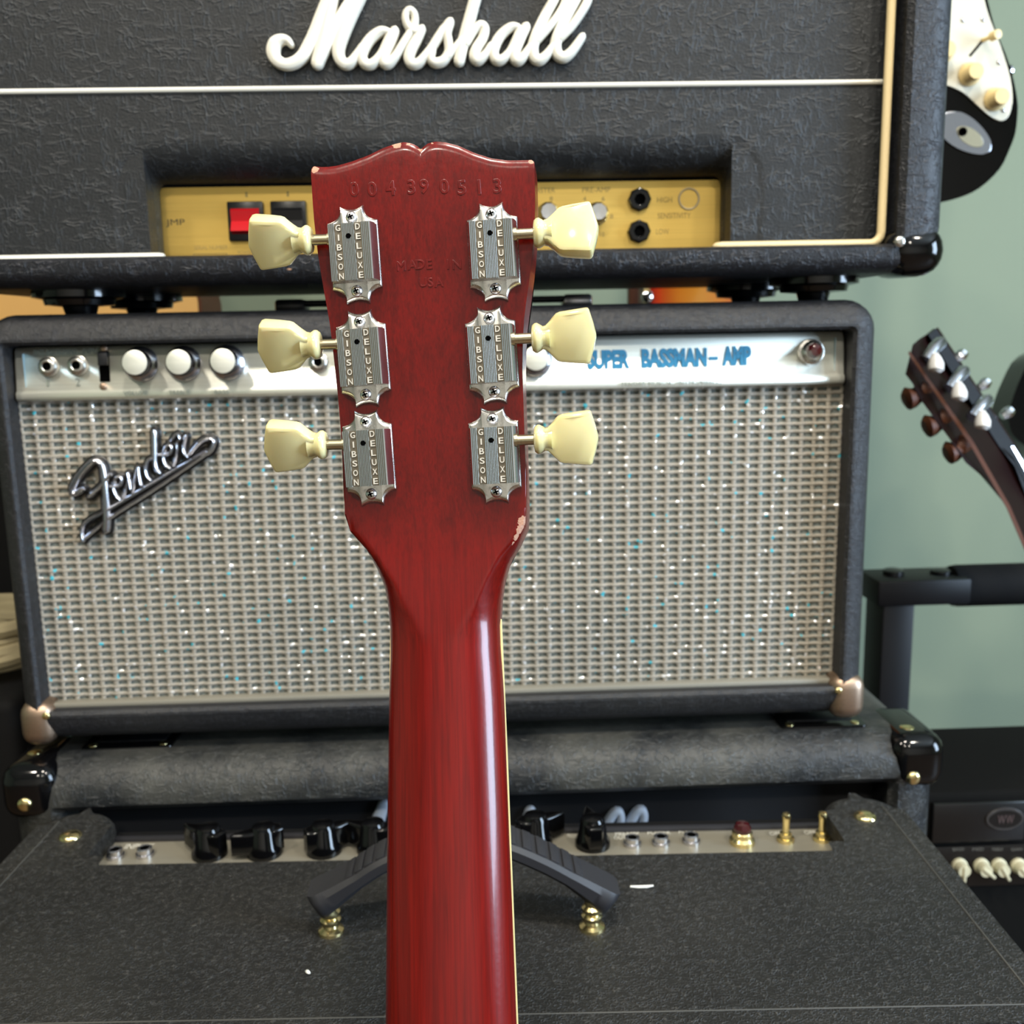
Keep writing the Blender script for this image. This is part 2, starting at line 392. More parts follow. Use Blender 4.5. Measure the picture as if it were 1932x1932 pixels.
# front baffle with the notch for the control panel
xl = at_y(291, 420, 0.01).x; xr = at_y(1370, 420, 0.01).x; zt = at_y(820, 334, 0.01).z
rl, rcn = 0.025, 0.006
def notch_path(o_):   # the opening's edge, pushed outwards by o_
    rr_ = rcn+o_; L = [(xl-o_, 0.3125)]
    L += [(xl+rcn+rr_*math.cos(R(180-90*k/8)), zt-rcn+rr_*math.sin(R(180-90*k/8))) for k in range(9)]
    L += [(xr-rcn+rr_*math.cos(R(90-90*k/8)), zt-rcn+rr_*math.sin(R(90-90*k/8))) for k in range(9)]
    return L+[(xr+o_, 0.3125)]
mb = MB(); rings = [notch_path(rl*(1-math.sin(R(a_)))) for a_ in range(0, 91, 10)]; ydep = [rl*(1-math.cos(R(a_))) for a_ in range(0, 91, 10)]
rings.append(rings[-1]); ydep.append(0.0285); nn_ = len(rings[0])
mb.add([(p[0], y_, p[1]) for rg, y_ in zip(rings, ydep) for p in rg], [(i_*nn_+k, i_*nn_+k+1, (i_+1)*nn_+k+1, (i_+1)*nn_+k) for i_ in range(len(rings)-1) for k in range(nn_-1)])
o0 = rings[0]; half = nn_//2
vb = [(p[0], 0.0, p[1]) for p in o0]+[(-0.346, 0, 0.3125), (-0.346, 0, 0.578), (0.346, 0, 0.578), (0.346, 0, 0.3125), (o0[half-1][0], 0, 0.578), (o0[half][0], 0, 0.578)]
A_, B_, C_, D_, E_, F_ = range(nn_, nn_+6)
fb_ = [(A_, 0, 1, B_)]
fb_ += [tuple([B_]+list(range(1, half))+[E_]), (half-1, half, F_, E_), tuple([F_]+list(range(half, nn_-1))+[C_]), (nn_-2, nn_-1, D_, C_)]
mb.add(vb, fb_)
mb.rbox(-0.346, xl-0.001, 0.0005, 0.028, 0.3125, 0.578); mb.rbox(xr+0.001, 0.346, 0.0005, 0.028, 0.3125, 0.578)
emit('front_baffle', mb, M['tolex_top'], A, recalc=False)
GY = 0.0295
g0 = at_y(297, 420, GY).x-0.003; g1 = at_y(1362, 420, GY).x+0.003; gz0 = 0.318; gz1 = at_y(820, 347, GY).z
mb = MB(); mb.prism(rrect(g0, g1, gz0, gz1, 0.008), -0.004, 0, 0, 1, fr((0, GY, 0)))
cp = emit('control_panel', mb, M['gold'], A)
mb = MB(); mb.rbox(g0-0.03, g1+0.03, GY+0.005, GY+0.012, 0.315, gz1+0.05); emit('chassis_back', mb, M['black_matte'], A)
# piping
def pt(px, py, Y): p = at_y(px, py, Y); return p
zm = 0.4435
mb = MB(); mb.tube([(-0.329, -0.0005, zm), (0.322, -0.0005, zm)], 0.0018); emit('piping_line', mb, M['piping_white'], A, label='thin pale gold piping line across the front')
YB = -0.010
zb = at_y(150, 488, YB).z; xe = at_y(312, 487, YB).x
mb = MB(); mb.tube([(-0.329, YB, zb), (xe-0.004, YB, zb), (xe-0.001, YB, zb), (xe, YB, zb)], [0.0032, 0.0032, 0.0026, 0.0012], 10); emit('piping', mb, M['piping_white'], A, label='white plastic piping')
xs = at_y(1345, 467, YB).x; px = at_y(1672, 230, YB).x; zb2 = at_y(1500, 462, YB).z
path = [(xs, YB, zb2), (xs+0.002, YB, zb2), (xs+0.006, YB, zb2), (px-0.008, YB, zb2)] + [(px-0.008+0.008*math.sin(R(a)), YB, zb2+0.008-0.008*math.cos(R(a))) for a in (22, 45, 68, 90)] + [(px, YB, 0.555)]
mb = MB(); mb.tube(path, [0.001, 0.0025, 0.0031]+[0.0031]*6, 10); emit('piping', mb, M['piping_cream'], A, label='aged cream piping around the corner')
# script logo
def PA(L): return [(480+x/5.854, y/5.854) for x, y in L]
def PB(L): return [(800+x/5.854, y/5.854) for x, y in L]
LOGO = [
 (PA([(412, 505), (375, 462), (310, 450), (240, 490), (215, 580), (245, 665), (330, 720), (430, 710), (530, 645), (610, 520), (680, 370), (750, 190), (820, 10), (890, -180), (925, -290)]), [60, 80, 105, 135, 140, 125, 110, 115, 125, 135, 135, 135, 130, 120, 110]),
 (PA([(930, -290), (885, -90), (835, 180), (790, 400), (735, 600), (703, 705)]), [110, 115, 125, 135, 140, 130]),
 (PA([(720, 680), (800, 520), (900, 330), (1020, 130), (1140, -50), (1275, -290)]), [120, 125, 130, 135, 130, 110]),
 (PA([(1280, -290), (1165, -20), (1070, 170), (985, 370), (935, 540), (945, 650), (1000, 715), (1070, 705), (1140, 620), (1200, 530)]), [110, 130, 140, 140, 130, 120, 110, 100, 90, 80]),
 (PA([(1480, 365), (1400, 360), (1300, 430), (1220, 540), (1190, 640), (1230, 715), (1310, 715), (1400, 620), (1460, 490), (1500, 390)]), [70, 95, 105, 110, 110, 105, 95, 85, 80, 70]),
 (PA([(1550, 365), (1500, 490), (1445, 610), (1430, 690), (1480, 715), (1560, 640), (1640, 510), (1720, 380), (1770, 280), (1770, 180), (1725, 130), (1680, 165), (1675, 240), (1720, 330), (1790, 365), (1845, 340)]), [100, 110, 115, 110, 100, 90, 85, 80, 78, 76, 78, 78, 78, 80, 85, 85]),
 (PA([(1850, 340), (1800, 440), (1735, 560), (1710, 650), (1745, 715), (1820, 705), (1900, 620), (1960, 540), (2030, 430), (2090, 340)]), [85, 100, 110, 115, 105, 95, 88, 85, 88, 90]),
 (PB([(0, 660), (90, 540), (190, 390), (285, 265)]), [85, 85, 92, 95]),
 (PB([(285, 275), (255, 380), (270, 480), (275, 590), (220, 680), (130, 705), (75, 660), (100, 570)]), [90, 92, 92, 95, 98, 95, 85, 70]),
 (PB([(270, 640), (350, 540), (430, 440)]), [75, 75, 75]),
 (PB([(610, -150), (560, 20), (505, 220), (445, 440), (390, 680)]), [115, 120, 122, 122, 118]),
 (PB([(470, 500), (550, 360), (625, 295), (668, 335), (645, 440), (575, 560), (555, 640), (600, 680), (680, 615), (740, 520)]), [75, 85, 95, 100, 100, 108, 108, 98, 88, 75]),
 (PB([(1030, 315), (960, 315), (860, 390), (790, 500), (765, 600), (800, 672), (870, 665), (950, 580), (1010, 450), (1050, 340)]), [70, 90, 100, 108, 110, 105, 92, 82, 78, 70]),
 (PB([(1120, 320), (1060, 440), (1005, 570), (1000, 650), (1050, 680), (1120, 610), (1180, 520)]), [100, 108, 115, 112, 100, 88, 78]),
 (PB([(1240, 470), (1360, 335), (1470, 200), (1545, 70), (1570, -40), (1545, -120), (1490, -90), (1430, 20), (1340, 180), (1250, 370), (1200, 530), (1215, 640), (1280, 675), (1360, 610), (1430, 510)]), [70, 80, 85, 88, 88, 88, 90, 98, 105, 112, 115, 112, 102, 90, 75]),
 (PB([(1500, 440), (1620, 310), (1720, 170), (1795, 40), (1815, -60), (1790, -130), (1735, -100), (1670, 20), (1580, 180), (1495, 350), (1450, 500), (1470, 605), (1540, 645), (1630, 580), (1740, 425)]), [70, 82, 86, 90, 90, 90, 92, 100, 106, 112, 116, 112, 104, 96, 80]),
]
def logo_mesh(Y, h):
    mb = MB()
    for pts, ws in LOGO:
        q = [(at_y(x, y, Y).x, at_y(x, y, Y).z) for x, y in pts]
        mb.stroke(q, [a/5.854/2560*1.02 for a in ws], h, fr((0, Y, 0)), step=4)
    return mb
emit('script_logo', logo_mesh(-0.0012, 0.0065), M['cream_logo'], A, label='raised cream script logo')
# gold panel furniture
def gp(px, py): return at_y(px, py, GY-0.0005)
def rocker(px0, px1, py0, py1, mat, lab):
    a = gp(px0, py1); b = gp(px1, py0)
    mb = MB(); mb.rbox(a.x, b.x, GY-0.004, GY+0.002, a.z, b.z, 0.0012, 2)
    o = emit('rocker_switch', mb, M['black'], cp, label=lab)
    m = 0.0028; zc = (a.z+b.z)/2
    mb = MB(); mb.prism([(GY-0.0035, a.z+m+.002), (GY-0.009, a.z+m+0.004), (GY-0.0045, zc), (GY-0.006, b.z-m-.004), (GY-0.0035, b.z-m-.002)], a.x+m, b.x-m, 0, 1, Matrix(((0, 0, 1, 0), (1, 0, 0, 0), (0, 1, 0, 0), (0, 0, 0, 1))))
    # prism axis runs along x: (y, z) outline
    emit('rocker', mb, mat, A)
rocker(434, 497, 380, 456, M['red_rocker'], 'black switch frame with red rocker')
rocker(515, 578, 379, 455, M['black'], 'all black rocker switch')
def dome(mb, p, r, h, M0=None, seg=16, mi=0):
    prof = [(r, 0), (r*.98, h*.3), (r*.8, h*.75), (r*.45, h*.96), (0.0001, h)]
    mb.lathe(prof, fr(p) if M0 is None else M0, seg, mi)
for px_, py_ in ((1033, 404), (1125, 404)):
    p = gp(px_, py_); mb = MB()
    prof = [(0.0085, 0), (0.0085, 0.002), (0.0076, 0.003), (0.0074, 0.014), (0.0058, 0.0172), (0.0001, 0.0166)]
    b0 = len(mb.v); mb.lathe(prof, fr((p.x, GY, p.z)), 10)
    kn = emit('control_knob', mb, M['nickel_bright'], cp, sharp=20)
for px_, py_ in ((1206, 377), (1205, 437)):
    p = gp(px_, py_); mb = MB()
    mb.lathe([(0.0086, 0), (0.0086, 0.004), (0.0078, 0.0052), (0.0060, 0.0056), (0.0042, 0.0052), (0.0042, 0.001), (0.0001, 0.001)], fr((p.x, GY, p.z)), 8)
    jk = emit('input_jack', mb, M['gloss_black'], cp)
    mb = MB(); mb.lathe([(0.0040, 0), (0.0040, 0.0012), (0.0001, 0.0012)], fr((p.x, GY-0.0022, p.z)), 18); emit('socket', mb, M['void'], jk)
p = gp(1300, 375); mb = MB(); ring = []
for k in range(33):
    a = 2*math.pi*k/32; ring.append((p.x+0.0074*math.cos(a), GY-0.0003, p.z+0.0074*math.sin(a)))
mb.tube(ring, 0.0008, 6); emit('sticker_ring', mb, M['ring'], cp, label='pale ring left by an old sticker')
def print_at(parent, px_, py_, s, wpx, hpx, Yp, mat, name='printed_lettering', scale=2500, depth=0.00015):
    p = at_y(px_, py_, Yp); mb = MB()
    mb.text(s, hpx/scale, wpx/scale, depth, fr((p.x, Yp, p.z))); return emit(name, mb, mat, parent)
print_at(cp, 331, 421, 'JMP', 34, 14, GY, M['ink'])
for args in ((398, 467, 'SERIAL NUMBER', 62, 7), (462, 477, 'POWER', 26, 7), (465, 367, '1', 4, 9), (543, 366, '1', 4, 9), (1024, 359, 'MASTER', 46, 9), (1125, 358, 'PRE-AMP', 52, 9), (1254, 377, 'HIGH', 28, 10), (1272, 407, 'SENSITIVITY', 62, 10), (1250, 437, 'LOW', 24, 10), (1040, 375, '8', 6, 8), (1103, 375, '4', 6, 8), (1138, 375, '6', 6, 8), (1154, 408, '8', 6, 8), (1136, 442, '10', 9, 8), (1092, 393, '2', 6, 8)):
    print_at(cp, *args, GY, M['ink_faint'])
a = gp(366, 492); b = gp(428, 478); mb = MB()
for q in (((a.x, a.z), (b.x, a.z)), ((b.x, a.z), (b.x, b.z)), ((b.x, b.z), (a.x, b.z)), ((a.x, b.z), (a.x, a.z))):
    mb.tube([(q[0][0], GY-0.0001, q[0][1]), (q[1][0], GY-0.0001, q[1][1])], 0.0003, 4)
emit('serial_box', mb, M['ink_faint'], cp)
# corner cap, rivets, wear
mb = MB(); mb.rbox(0.3215, 0.3665, -0.0268, 0.03, 0.3085, 0.3445, 0.0172, 5); cc = emit('corner_protector', mb, M['gloss_black'], A, label='black plastic corner with a rivet')
p = at_y(1697, 456, -0.026); mb = MB(); dome(mb, (p.x, -0.0262, p.z), 0.0042, 0.0025); emit('rivet', mb, M['nickel'], cc)
mb = MB(); mb.rbox(-0.3665, -0.3215, -0.0268, 0.03, 0.3085, 0.3445, 0.0172, 5); emit('corner_protector', mb, M['gloss_black'], A)
for px_, py_, r_ in ((1542, 482, 0.004), (433, 505, 0.0022), (546, 506, 0.003)):
    p = at_y(px_, py_, -0.0236); mb = MB(); mb.lathe([(r_, 0), (r_*.7, 0.0006), (0.0001, 0.0007)], fr((p.x, -0.0232, p.z)) @ Matrix.Diagonal((1, .5, 1, 1)), 9); emit('worn_spot', mb, plain('bare_spot', S((205, 160, 130)), 0.6), A, label='worn through spot on the lower edge')
for fx, fy in ((0.288, 0.03), (0.262, 0.125), (-0.262, 0.03), (-0.248, 0.125)):
    mb = MB(); mb.lathe([(0.033, 0.3115), (0.033, 0.306), (0.0255, 0.3045), (0.0245, 0.3005), (0.0125, 0.2995), (0.011, 0.2942), (0.0001, 0.2938)], T(fx, fy, 0), 20)
    emit('foot', mb, M['gloss_black'], A)

# ------------------------------------------------------------------ the silver panel amplifier head (middle)
B = thing('amplifier_head', 'charcoal amplifier head with silver panel, chrome script badge and sparkling silver grille cloth', 'amplifier', T(0, 0.1, -0.0355))
BZ0, BZ1 = -0.0245, 0.2936
mb = MB(); shell(mb, -0.3195, 0.3240, BZ0, BZ1, -0.3035, 0.3045, 0.0, 0.2722, -0.014, 0.215, 0.02, 0.02, 0.016, 0.003)
emit('cabinet_shell', mb, M['tolex_silver'], B)
mb = MB(); mb.rbox(-0.308, 0.309, 0.012, 0.02, -0.004, 0.275); emit('baffle', mb, M['black_matte'], B)
PZ0, PZ1 = 0.2322, 0.2712
def py_of(z): return -0.002 + (z-PZ0)*0.12     # the panel leans back a little
mb = MB()
prof = [(PZ0, 0.004), (PZ0+0.0003, -0.0016), (PZ0+0.002, -0.003), (PZ0+0.006, -0.0026), (PZ0+0.0075, -0.001), (PZ1-0.004, 0.0022), (PZ1-0.001, 0.004), (PZ1, 0.008)]
L = [[Vector((x, y, z)) for z, y in prof] for x in (-0.303, -0.3005, 0.3015, 0.304)]
n = len(prof)
for i in (0, 3):
    for v_ in L[i]: v_.y += 0.0035
mb.add([p for l in L for p in l], [(i*n+k, i*n+k+1, (i+1)*n+k+1, (i+1)*n+k) for i in range(3) for k in range(n-1)])
fp = emit('front_panel', mb, M['alu'], B, label='brushed silver control panel', sharp=60)
def bp(px_, py_):
    p = at_y(px_, py_, 0.0)
    Yp = -0.001 + (p.z-(PZ0+0.0075))*0.11; return at_y(px_, py_, Yp), Yp
tilt = fr((0, 0, 0), (1, 0, 0), (0, 0.11, 1))
def BM(px_, py_):
    p, Yp = bp(px_, py_); m = tilt.copy(); m.translation = (p.x, Yp, p.z); return m
def knob_silver(px_, py_):
    m = BM(px_, py_)
    mb = MB(); mb.lathe([(0.0128, 0), (0.0128, 0.0015), (0.0105, 0.004), (0.0092, 0.0045), (0.0092, 0.0125), (0.0087, 0.0135)], m, 28, 0); kn = emit('control_knob', mb, M['dull_chrome'], fp)
    mb = MB(); mb.lathe([(0.0095, 0.0046), (0.0095, 0.0125), (0.009, 0.0131), (0.0001, 0.0132)], m, 28); emit('knob_barrel', mb, M['gloss_black'], kn)
    mb = MB(); mb.lathe([(0.0088, 0.0131), (0.0087, 0.0138), (0.0082, 0.0140), (0.0001, 0.0138)], m, 28); emit('knob_cap', mb, M['alu'], kn)
for kx, ky in ((266, 687), (347, 686), (429, 684), (764, 682), (846, 681), (928, 680), (1009, 679)): knob_silver(kx, ky)
def jack_silver(px_, py_):
    m = BM(px_, py_); mb = MB()
    mb.lathe([(0.0076, 0), (0.0074, 0.001), (0.0062, 0.0013), (0.0062, 0.0036), (0.0055, 0.0042), (0.0036, 0.0044), (0.0030, 0.0040), (0.0030, 0.001)], m, 18)
    j = emit('input_jack', mb, M['nickel'], fp); mb = MB(); mb.lathe([(0.0031, 0.0015), (0.0031, 0.0036), (0.0001, 0.0036)], m, 16); emit('socket', mb, M['void'], j)
for kx, ky in ((92, 692), (147, 690), (601, 684), (656, 683)): jack_silver(kx, ky)
mb = MB(); m = BM(197, 690); mb.rbox(-0.0038, 0.0036, -0.0115, 0.0105, -0.001, 0.0006, 0.0004, 1, m); sw = emit('slide_switch', mb, M['void'], fp)
mb = MB(); mb.rbox(-0.0036, 0.0034, 0.000, 0.0095, 0.0002, 0.0035, 0.0006, 2, m); emit('switch_lever', mb, M['rubber'], sw)
for kx, ky in ((196, 658), (195, 729)):
    mb = MB(); dome(mb, None, 0.0028, 0.0016, BM(kx, ky)); emit('screw', mb, M['corner_metal'], fp)
m = BM(1530, 664); mb = MB(); mb.lathe([(0.0098, 0), (0.0096, 0.0015), (0.0080, 0.002), (0.0080, 0.0045), (0.0066, 0.006), (0.0060, 0.007)], m, 20); lp = emit('lamp_bezel', mb, M['nickel'], fp)
mb = MB(); mb.lathe([(0.0058, 0.006), (0.0058, 0.009), (0.0042, 0.0125), (0.0001, 0.0135)], m, 8); emit('jewel_lamp', mb, M['red_glass'], lp, sharp=15, label='dark red faceted jewel')
def bprint(px_, py_, s, wpx, hpx, mat, bold=0.0, lift=0.0):
    m = BM(px_, py_) ; mb = MB(); mb.text(s, hpx/2550, wpx/2550, 0.00025, m @ T(0, 0, 0.0002+lift), bold=bold); emit('printed_lettering', mb, mat, fp)
for s_, x_, y_, w_ in (('SUPER', 1148, 678, 80), ('BASSMAN', 1272, 675, 124), ('AMP', 1390, 671, 55)): bprint(x_, y_, s_, w_, 36, M['cyan'], 0.06)
bprint(1346, 676, '-', 17, 6, M['cyan'], 0.02)
bprint(1266, 723, 'FENDER MUSICAL INSTRUMENTS', 188, 8, M['ink_grey'], lift=0.0022)
for s, x, y, wp in (('VOLUME', 258, 742, 44), ('TREBLE', 340, 741, 38), ('BASS', 420, 740, 26)): bprint(x, y, s, wp, 8, M['ink_grey'], lift=0.0022)
bprint(105, 664, 'BASS INSTRUMENT', 78, 10, M['ink_grey']); bprint(174, 662, 'INPUT', 34, 10, M['ink_grey']); bprint(196, 670, 'DEEP', 22, 8, M['ink_grey'])
bprint(90, 722, '1', 4, 13, M['ink_grey']); bprint(147, 721, '2', 8, 14, M['ink_grey'])
# thin blue outline ends of the panel
for x in (0.2955, -0.2945):
    mb = MB(); mb.rbox(x-0.0002, x+0.0002, -0.0007, 0.0042, PZ0+0.009, PZ1-0.005); emit('panel_line', mb, plain('faint_blue_line', S((150, 178, 186)), 0.5), fp)
# grille cloth
gx0, gx1, gz0_, gz1_ = -0.303, 0.304, 0.001, 0.2316
mb = MB(); mb.rbox(gx0, gx1, 0.0062, 0.009, gz0_, gz1_); gc = emit('grille_cloth', mb, M['cloth_dark'], B, label='silver grille cloth')
mb = MB(); nx = 60; nz = 40; dx = (gx1-gx0)/nx; dz = (gz1_-gz0_)/nz
def ribbon(mb, pts, wv, side):
    v = []; f = []
    for p in pts:
        for a, b in ((-.5, 0.0), (-.42, -.6), (-.15, -1), (.15, -1), (.42, -.6), (.5, 0.0)):
            v.append((p[0]+side[0]*a*wv, p[1]+b*0.0007, p[2]+side[1]*a*wv))
    m = 6
    for i in range(len(pts)-1):
        for k in range(m-1): f.append((i*m+k, i*m+k+1, (i+1)*m+k+1, (i+1)*m+k))
    mb.add(v, f)
for i in range(nx+1):
    x = gx0+i*dx+random.uniform(-.0003, .0003); wv = 0.0034*random.uniform(.85, 1.15)
    ribbon(mb, [(x+random.uniform(-.0003, .0003), 0.0055-0.0009*(1 if (k % 2) else -.1), gz0_+k*dz/2) for k in range(2*nz+1)], wv, (1, 0))
for j in range(nz+1):
    z = gz0_+j*dz
    ribbon(mb, [(gx0+k*dx/4, 0.0055-0.0007*math.cos(k*math.pi/2), z+random.uniform(-.00018, .00018)) for k in range(4*nx+1)], 0.0030*random.uniform(.92, 1.08), (0, 1))
emit('weave', mb, M['weave'], gc, kind='stuff', recalc=False, sharp=80)
mb = MB(); mb.rbox(gx0, gx1, -0.004, 0.007, -0.0005, 0.0035, 0.0012, 2); emit('grille_trim', mb, plain('grey_sill', S((128, 124, 112)), 0.6), B, label='dusty grey sill under the grille cloth')
# chrome script badge
def PF(L): return [(100+x/5.682, 780+y/5.682) for x, y in L]
BADGE = [
 (PF([(335, 805), (245, 850), (225, 790), (290, 670), (385, 560), (470, 500), (535, 545), (560, 660), (580, 900), (588, 1120), (582, 1235)]), [65, 75, 78, 76, 74, 74, 78, 84, 90, 96, 92]),
 (PF([(405, 880), (500, 800), (580, 710), (635, 650)]), [60, 62, 60, 55]),
 (PF([(648, 775), (738, 760), (748, 675), (690, 690), (668, 790), (695, 870), (730, 905)]), [52]*7),
 (PF([(822, 640), (838, 720), (852, 800)]), [52]*3), (PF([(838, 690), (800, 800), (775, 890)]), [44]*3),
 (PF([(870, 830), (900, 690), (928, 560), (940, 660), (958, 750)]), [44, 46, 50, 54, 54]),
 (PF([(1090, 475), (1035, 500), (1012, 590), (1030, 670), (1060, 700)]), [50]*5),
 (PF([(1100, 195), (1104, 400), (1112, 560), (1155, 620)]), [72, 70, 66, 56]),
 (PF([(1165, 440), (1265, 425), (1285, 345), (1225, 355), (1200, 460), (1220, 540), (1265, 575)]), [52]*7),
 (PF([(1285, 280), (1345, 215), (1375, 270), (1345, 310), (1345, 400), (1310, 545)]), [44]*6),
 (PF([(1435, 240), (1415, 340), (1420, 410), (1450, 450)]), [50]*4),
 (PF([(1480, 430), (1590, 300), (1690, 262), (1735, 300), (1690, 400), (1600, 450)]), [46, 55, 60, 58, 60, 50]),
 (PF([(1640, 405), (1100, 730), (650, 1000), (355, 1175), (345, 1350)]), [44, 48, 50, 46, 46]),
 (PF([(1625, 450), (1100, 805), (640, 1100), (370, 1320)]), [42, 48, 48, 44]),
]
bd = MB(); ch = MB(); YF = 0.0022
for pts, ws in BADGE:
    q = [(at_y(x, y, YF).x, at_y(x, y, YF).z) for x, y in pts]
    bd.stroke(q, [(a+46)/5.682/2500 for a in ws], 0.0022, fr((0, YF+0.0006, 0)), step=3)
    ch.stroke(q, [a/5.682/2500 for a in ws], 0.0042, fr((0, YF-0.0012, 0)), step=4, prof=[(-.5, 0), (-.47, .4), (-.3, .8), (0, 1), (.3, .8), (.47, .4), (.5, 0)])
bg = emit('script_badge', bd, M['black'], B, label='black backing of the slanted chrome script badge'); emit('badge_lettering', ch, M['dull_chrome'], bg, label='chrome script lettering')
# metal corners, handle, feet
mb = MB(); mb.rbox(-0.3212, -0.2955, -0.0155, 0.03, -0.027, 0.0075, 0.010, 4); c1 = emit('corner_cap', mb, M['corner_metal'], B, label='tarnished metal corner')
mb = MB(); mb.rbox(0.2985, 0.3257, -0.0155, 0.03, -0.027, 0.0085, 0.010, 4); c2 = emit('corner_cap', mb, M['corner_metal'], B, label='tarnished metal corner')
for px_, py_, par in ((86, 1352, c1), (1583, 1304, c2)):
    p = at_y(px_, py_, -0.016); mb = MB(); dome(mb, (p.x, -0.0150, p.z), 0.003, 0.0016); emit('screw', mb, M['brass'], par)
mb = MB(); hx0 = at_y(560, 565, 0.1).x; hx1 = at_y(1078, 565, 0.1).x
mb.rbox(hx0, hx1, 0.088, 0.114, 0.2985, 0.3035, 0.002, 2); hd = emit('strap_handle', mb, M['black'], B)
for hx, s in ((hx0, -1), (hx1, 1)):
    mb = MB(); mb.rbox(hx-0.012+s*0.004, hx+0.012+s*0.004, 0.086, 0.116, 0.2935, 0.3045, 0.003, 2); emit('handle_cap', mb, M['dull_chrome' if s > 0 else 'black'], hd)
for fx in (-0.26, 0.26):
    for fy in (0.05, 0.18):
        mb = MB(); mb.lathe([(0.014, -0.0248), (0.013, -0.0336), (0.0001, -0.0340)], T(fx, fy, 0), 16); emit('foot', mb, M['rubber'], B)

# ------------------------------------------------------------------ the speaker cabinet below
CZ = -0.036
Cb = thing('speaker_cabinet', 'wide dusty black speaker cabinet with rounded edges under both amplifier heads', 'speaker cabinet', T(0.0245, 0.15, FLOOR))
mb = MB(); shell(mb, -0.331, 0.382, FLOOR+0.002, CZ, -0.290, 0.341, FLOOR+0.05, -0.0735, -0.031, 0.33, 0.012, 0.032, 0.029, 0.006)
emit('cabinet_shell', mb, M['tolex_cab'], Cb)
mb = MB(); mb.rbox(-0.30, 0.35, 0.004, 0.012, FLOOR+0.04, -0.066); emit('grille', mb, plain('black_grille', S((10, 11, 15)), 0.9), Cb)
# its white script, only the tall letters show above the amplifier in front
YL = 0.0038
p1 = at_y(1214, 1524, YL); p2 = at_y(1001, 1528, YL); pr = at_y(1110, -19, 0.0); pq = at_y(905, -24, 0.0); SL = (p1.x-p2.x)/(pr.x-pq.x)
mb = MB()
for pts, ws in LOGO:
    q = []
    for x, y in pts:
        a = at_y(x, y, 0.0); q.append((p1.x+(a.x-pr.x)*SL, p1.z-0.002+(a.z-pr.z)*SL))
    mb.stroke(q, [a/5.854/2560*SL*.95 for a in ws], 0.006, fr((0, YL, 0)), step=3)
emit('script_logo', mb, M['blue_white'], Cb, label='raised pale script logo')
for sx in (1, -1):
    x0, x1 = (0.341, 0.3845) if sx > 0 else (-0.3335, -0.290)
    mb = MB(); mb.rbox(x0, x1, -0.0335, 0.040, -0.0790, CZ+0.0008, 0.0145, 6); c1 = emit('corner_protector', mb, M['gloss_black'], Cb, label='glossy black corner with screws')
    mb = MB(); q = at_y(1723, 1468, -0.0335) if sx > 0 else at_y(47, 1518, -0.0335); dome(mb, (q.x, -0.0335, q.z), 0.0055, 0.0028); emit('screw', mb, M['brass'], c1)
    xm = (x0+x1)/2; p = at_z(1711 if sx > 0 else 66, 1374 if sx > 0 else 1421, CZ)
    mb = MB(); dome(mb, None, 0.0055, 0.0013, T(p.x, p.y, CZ+0.0005)); emit('screw', mb, M['brass'], c1)
def cup(pxa, pya, pxb, pyb, dy):
    a = at_z(pxa, pya, CZ); b = at_z(pxb, pyb, CZ)
    x0, x1 = min(a.x, b.x), max(a.x, b.x); y0 = min(a.y, b.y); y1 = y0+dy
    mb = MB(); mb.prism(rrect(x0, x1, y0, y1, 0.004, 3), CZ-0.001, CZ+0.0010, 0.0006, 2); c0 = emit('foot_cup', mb, M['gloss_black'], Cb, label='black stacking cup plate with screws')
    mb = MB(); mb.rbox(x0+0.008, x1-0.008, y0+0.012, y1-0.004, CZ+0.0004, CZ+0.0017, 0.0005, 2); emit('cup_rim', mb, M['steel_black'], c0)
    for sx in (x0+0.008, x1-0.008):
        mb = MB(); dome(mb, None, 0.0036, 0.0009, T(sx, y0+0.007, CZ+0.0009)); emit('screw', mb, M['brass'], c0)
cup(150, 1416, 325, 1408, 0.06); cup(1475, 1376, 1637, 1370, 0.06)

# ------------------------------------------------------------------ the combo amplifier in front
TZ = -0.066; PNZ = -0.081
RT = T(0.0141, -0.1706, FLOOR) @ Matrix.Rotation(R(-2), 4, 'Z')
K = thing('combo_amplifier', 'pebbled black combo amplifier with strap handle and recessed rear control panel, closest to the camera', 'amplifier', RT)
H = TZ-FLOOR
def arc(cx, cy, r, a0, a1, n=5): return [(cx+r*math.cos(R(a0+(a1-a0)*k/n)), cy+r*math.sin(R(a0+(a1-a0)*k/n))) for k in range(n+1)]
Wd, yN, yF, nV, nU0, nU1 = 0.310, -0.1235, 0.1235, 0.0425, -0.256, 0.2535
ro, ri, rc = 0.012, 0.012, 0.026
out = arc(-Wd+ro, yN+ro, ro, 180, 270)+arc(Wd-ro, yN+ro, ro, 270, 360)+arc(Wd-rc, yF-rc, rc, 0, 90, 8)+arc(nU1+rc, yF-rc, rc, 90, 180, 8)
out += arc(nU1-ri, nV+ri, ri, 0, -90)+arc(nU0+ri, nV+ri, ri, 270, 180)+arc(nU0-rc, yF-rc, rc, 0, 90, 8)+arc(-Wd+rc, yF-rc, rc, 90, 180, 8)
mb = MB(); mb.prism(out, 0.0, H, 0.0105, 5)
emit('cabinet_body', mb, M['tolex_combo'], K, local=True, label='black pebbled vinyl covering')
hp = PNZ-FLOOR
mb = MB(); mb.rbox(nU0-0.004, nU1+0.004, nV-0.002, yF-0.006, 0.02, hp-0.0016); emit('chassis', mb, M['black_matte'], K, local=True)
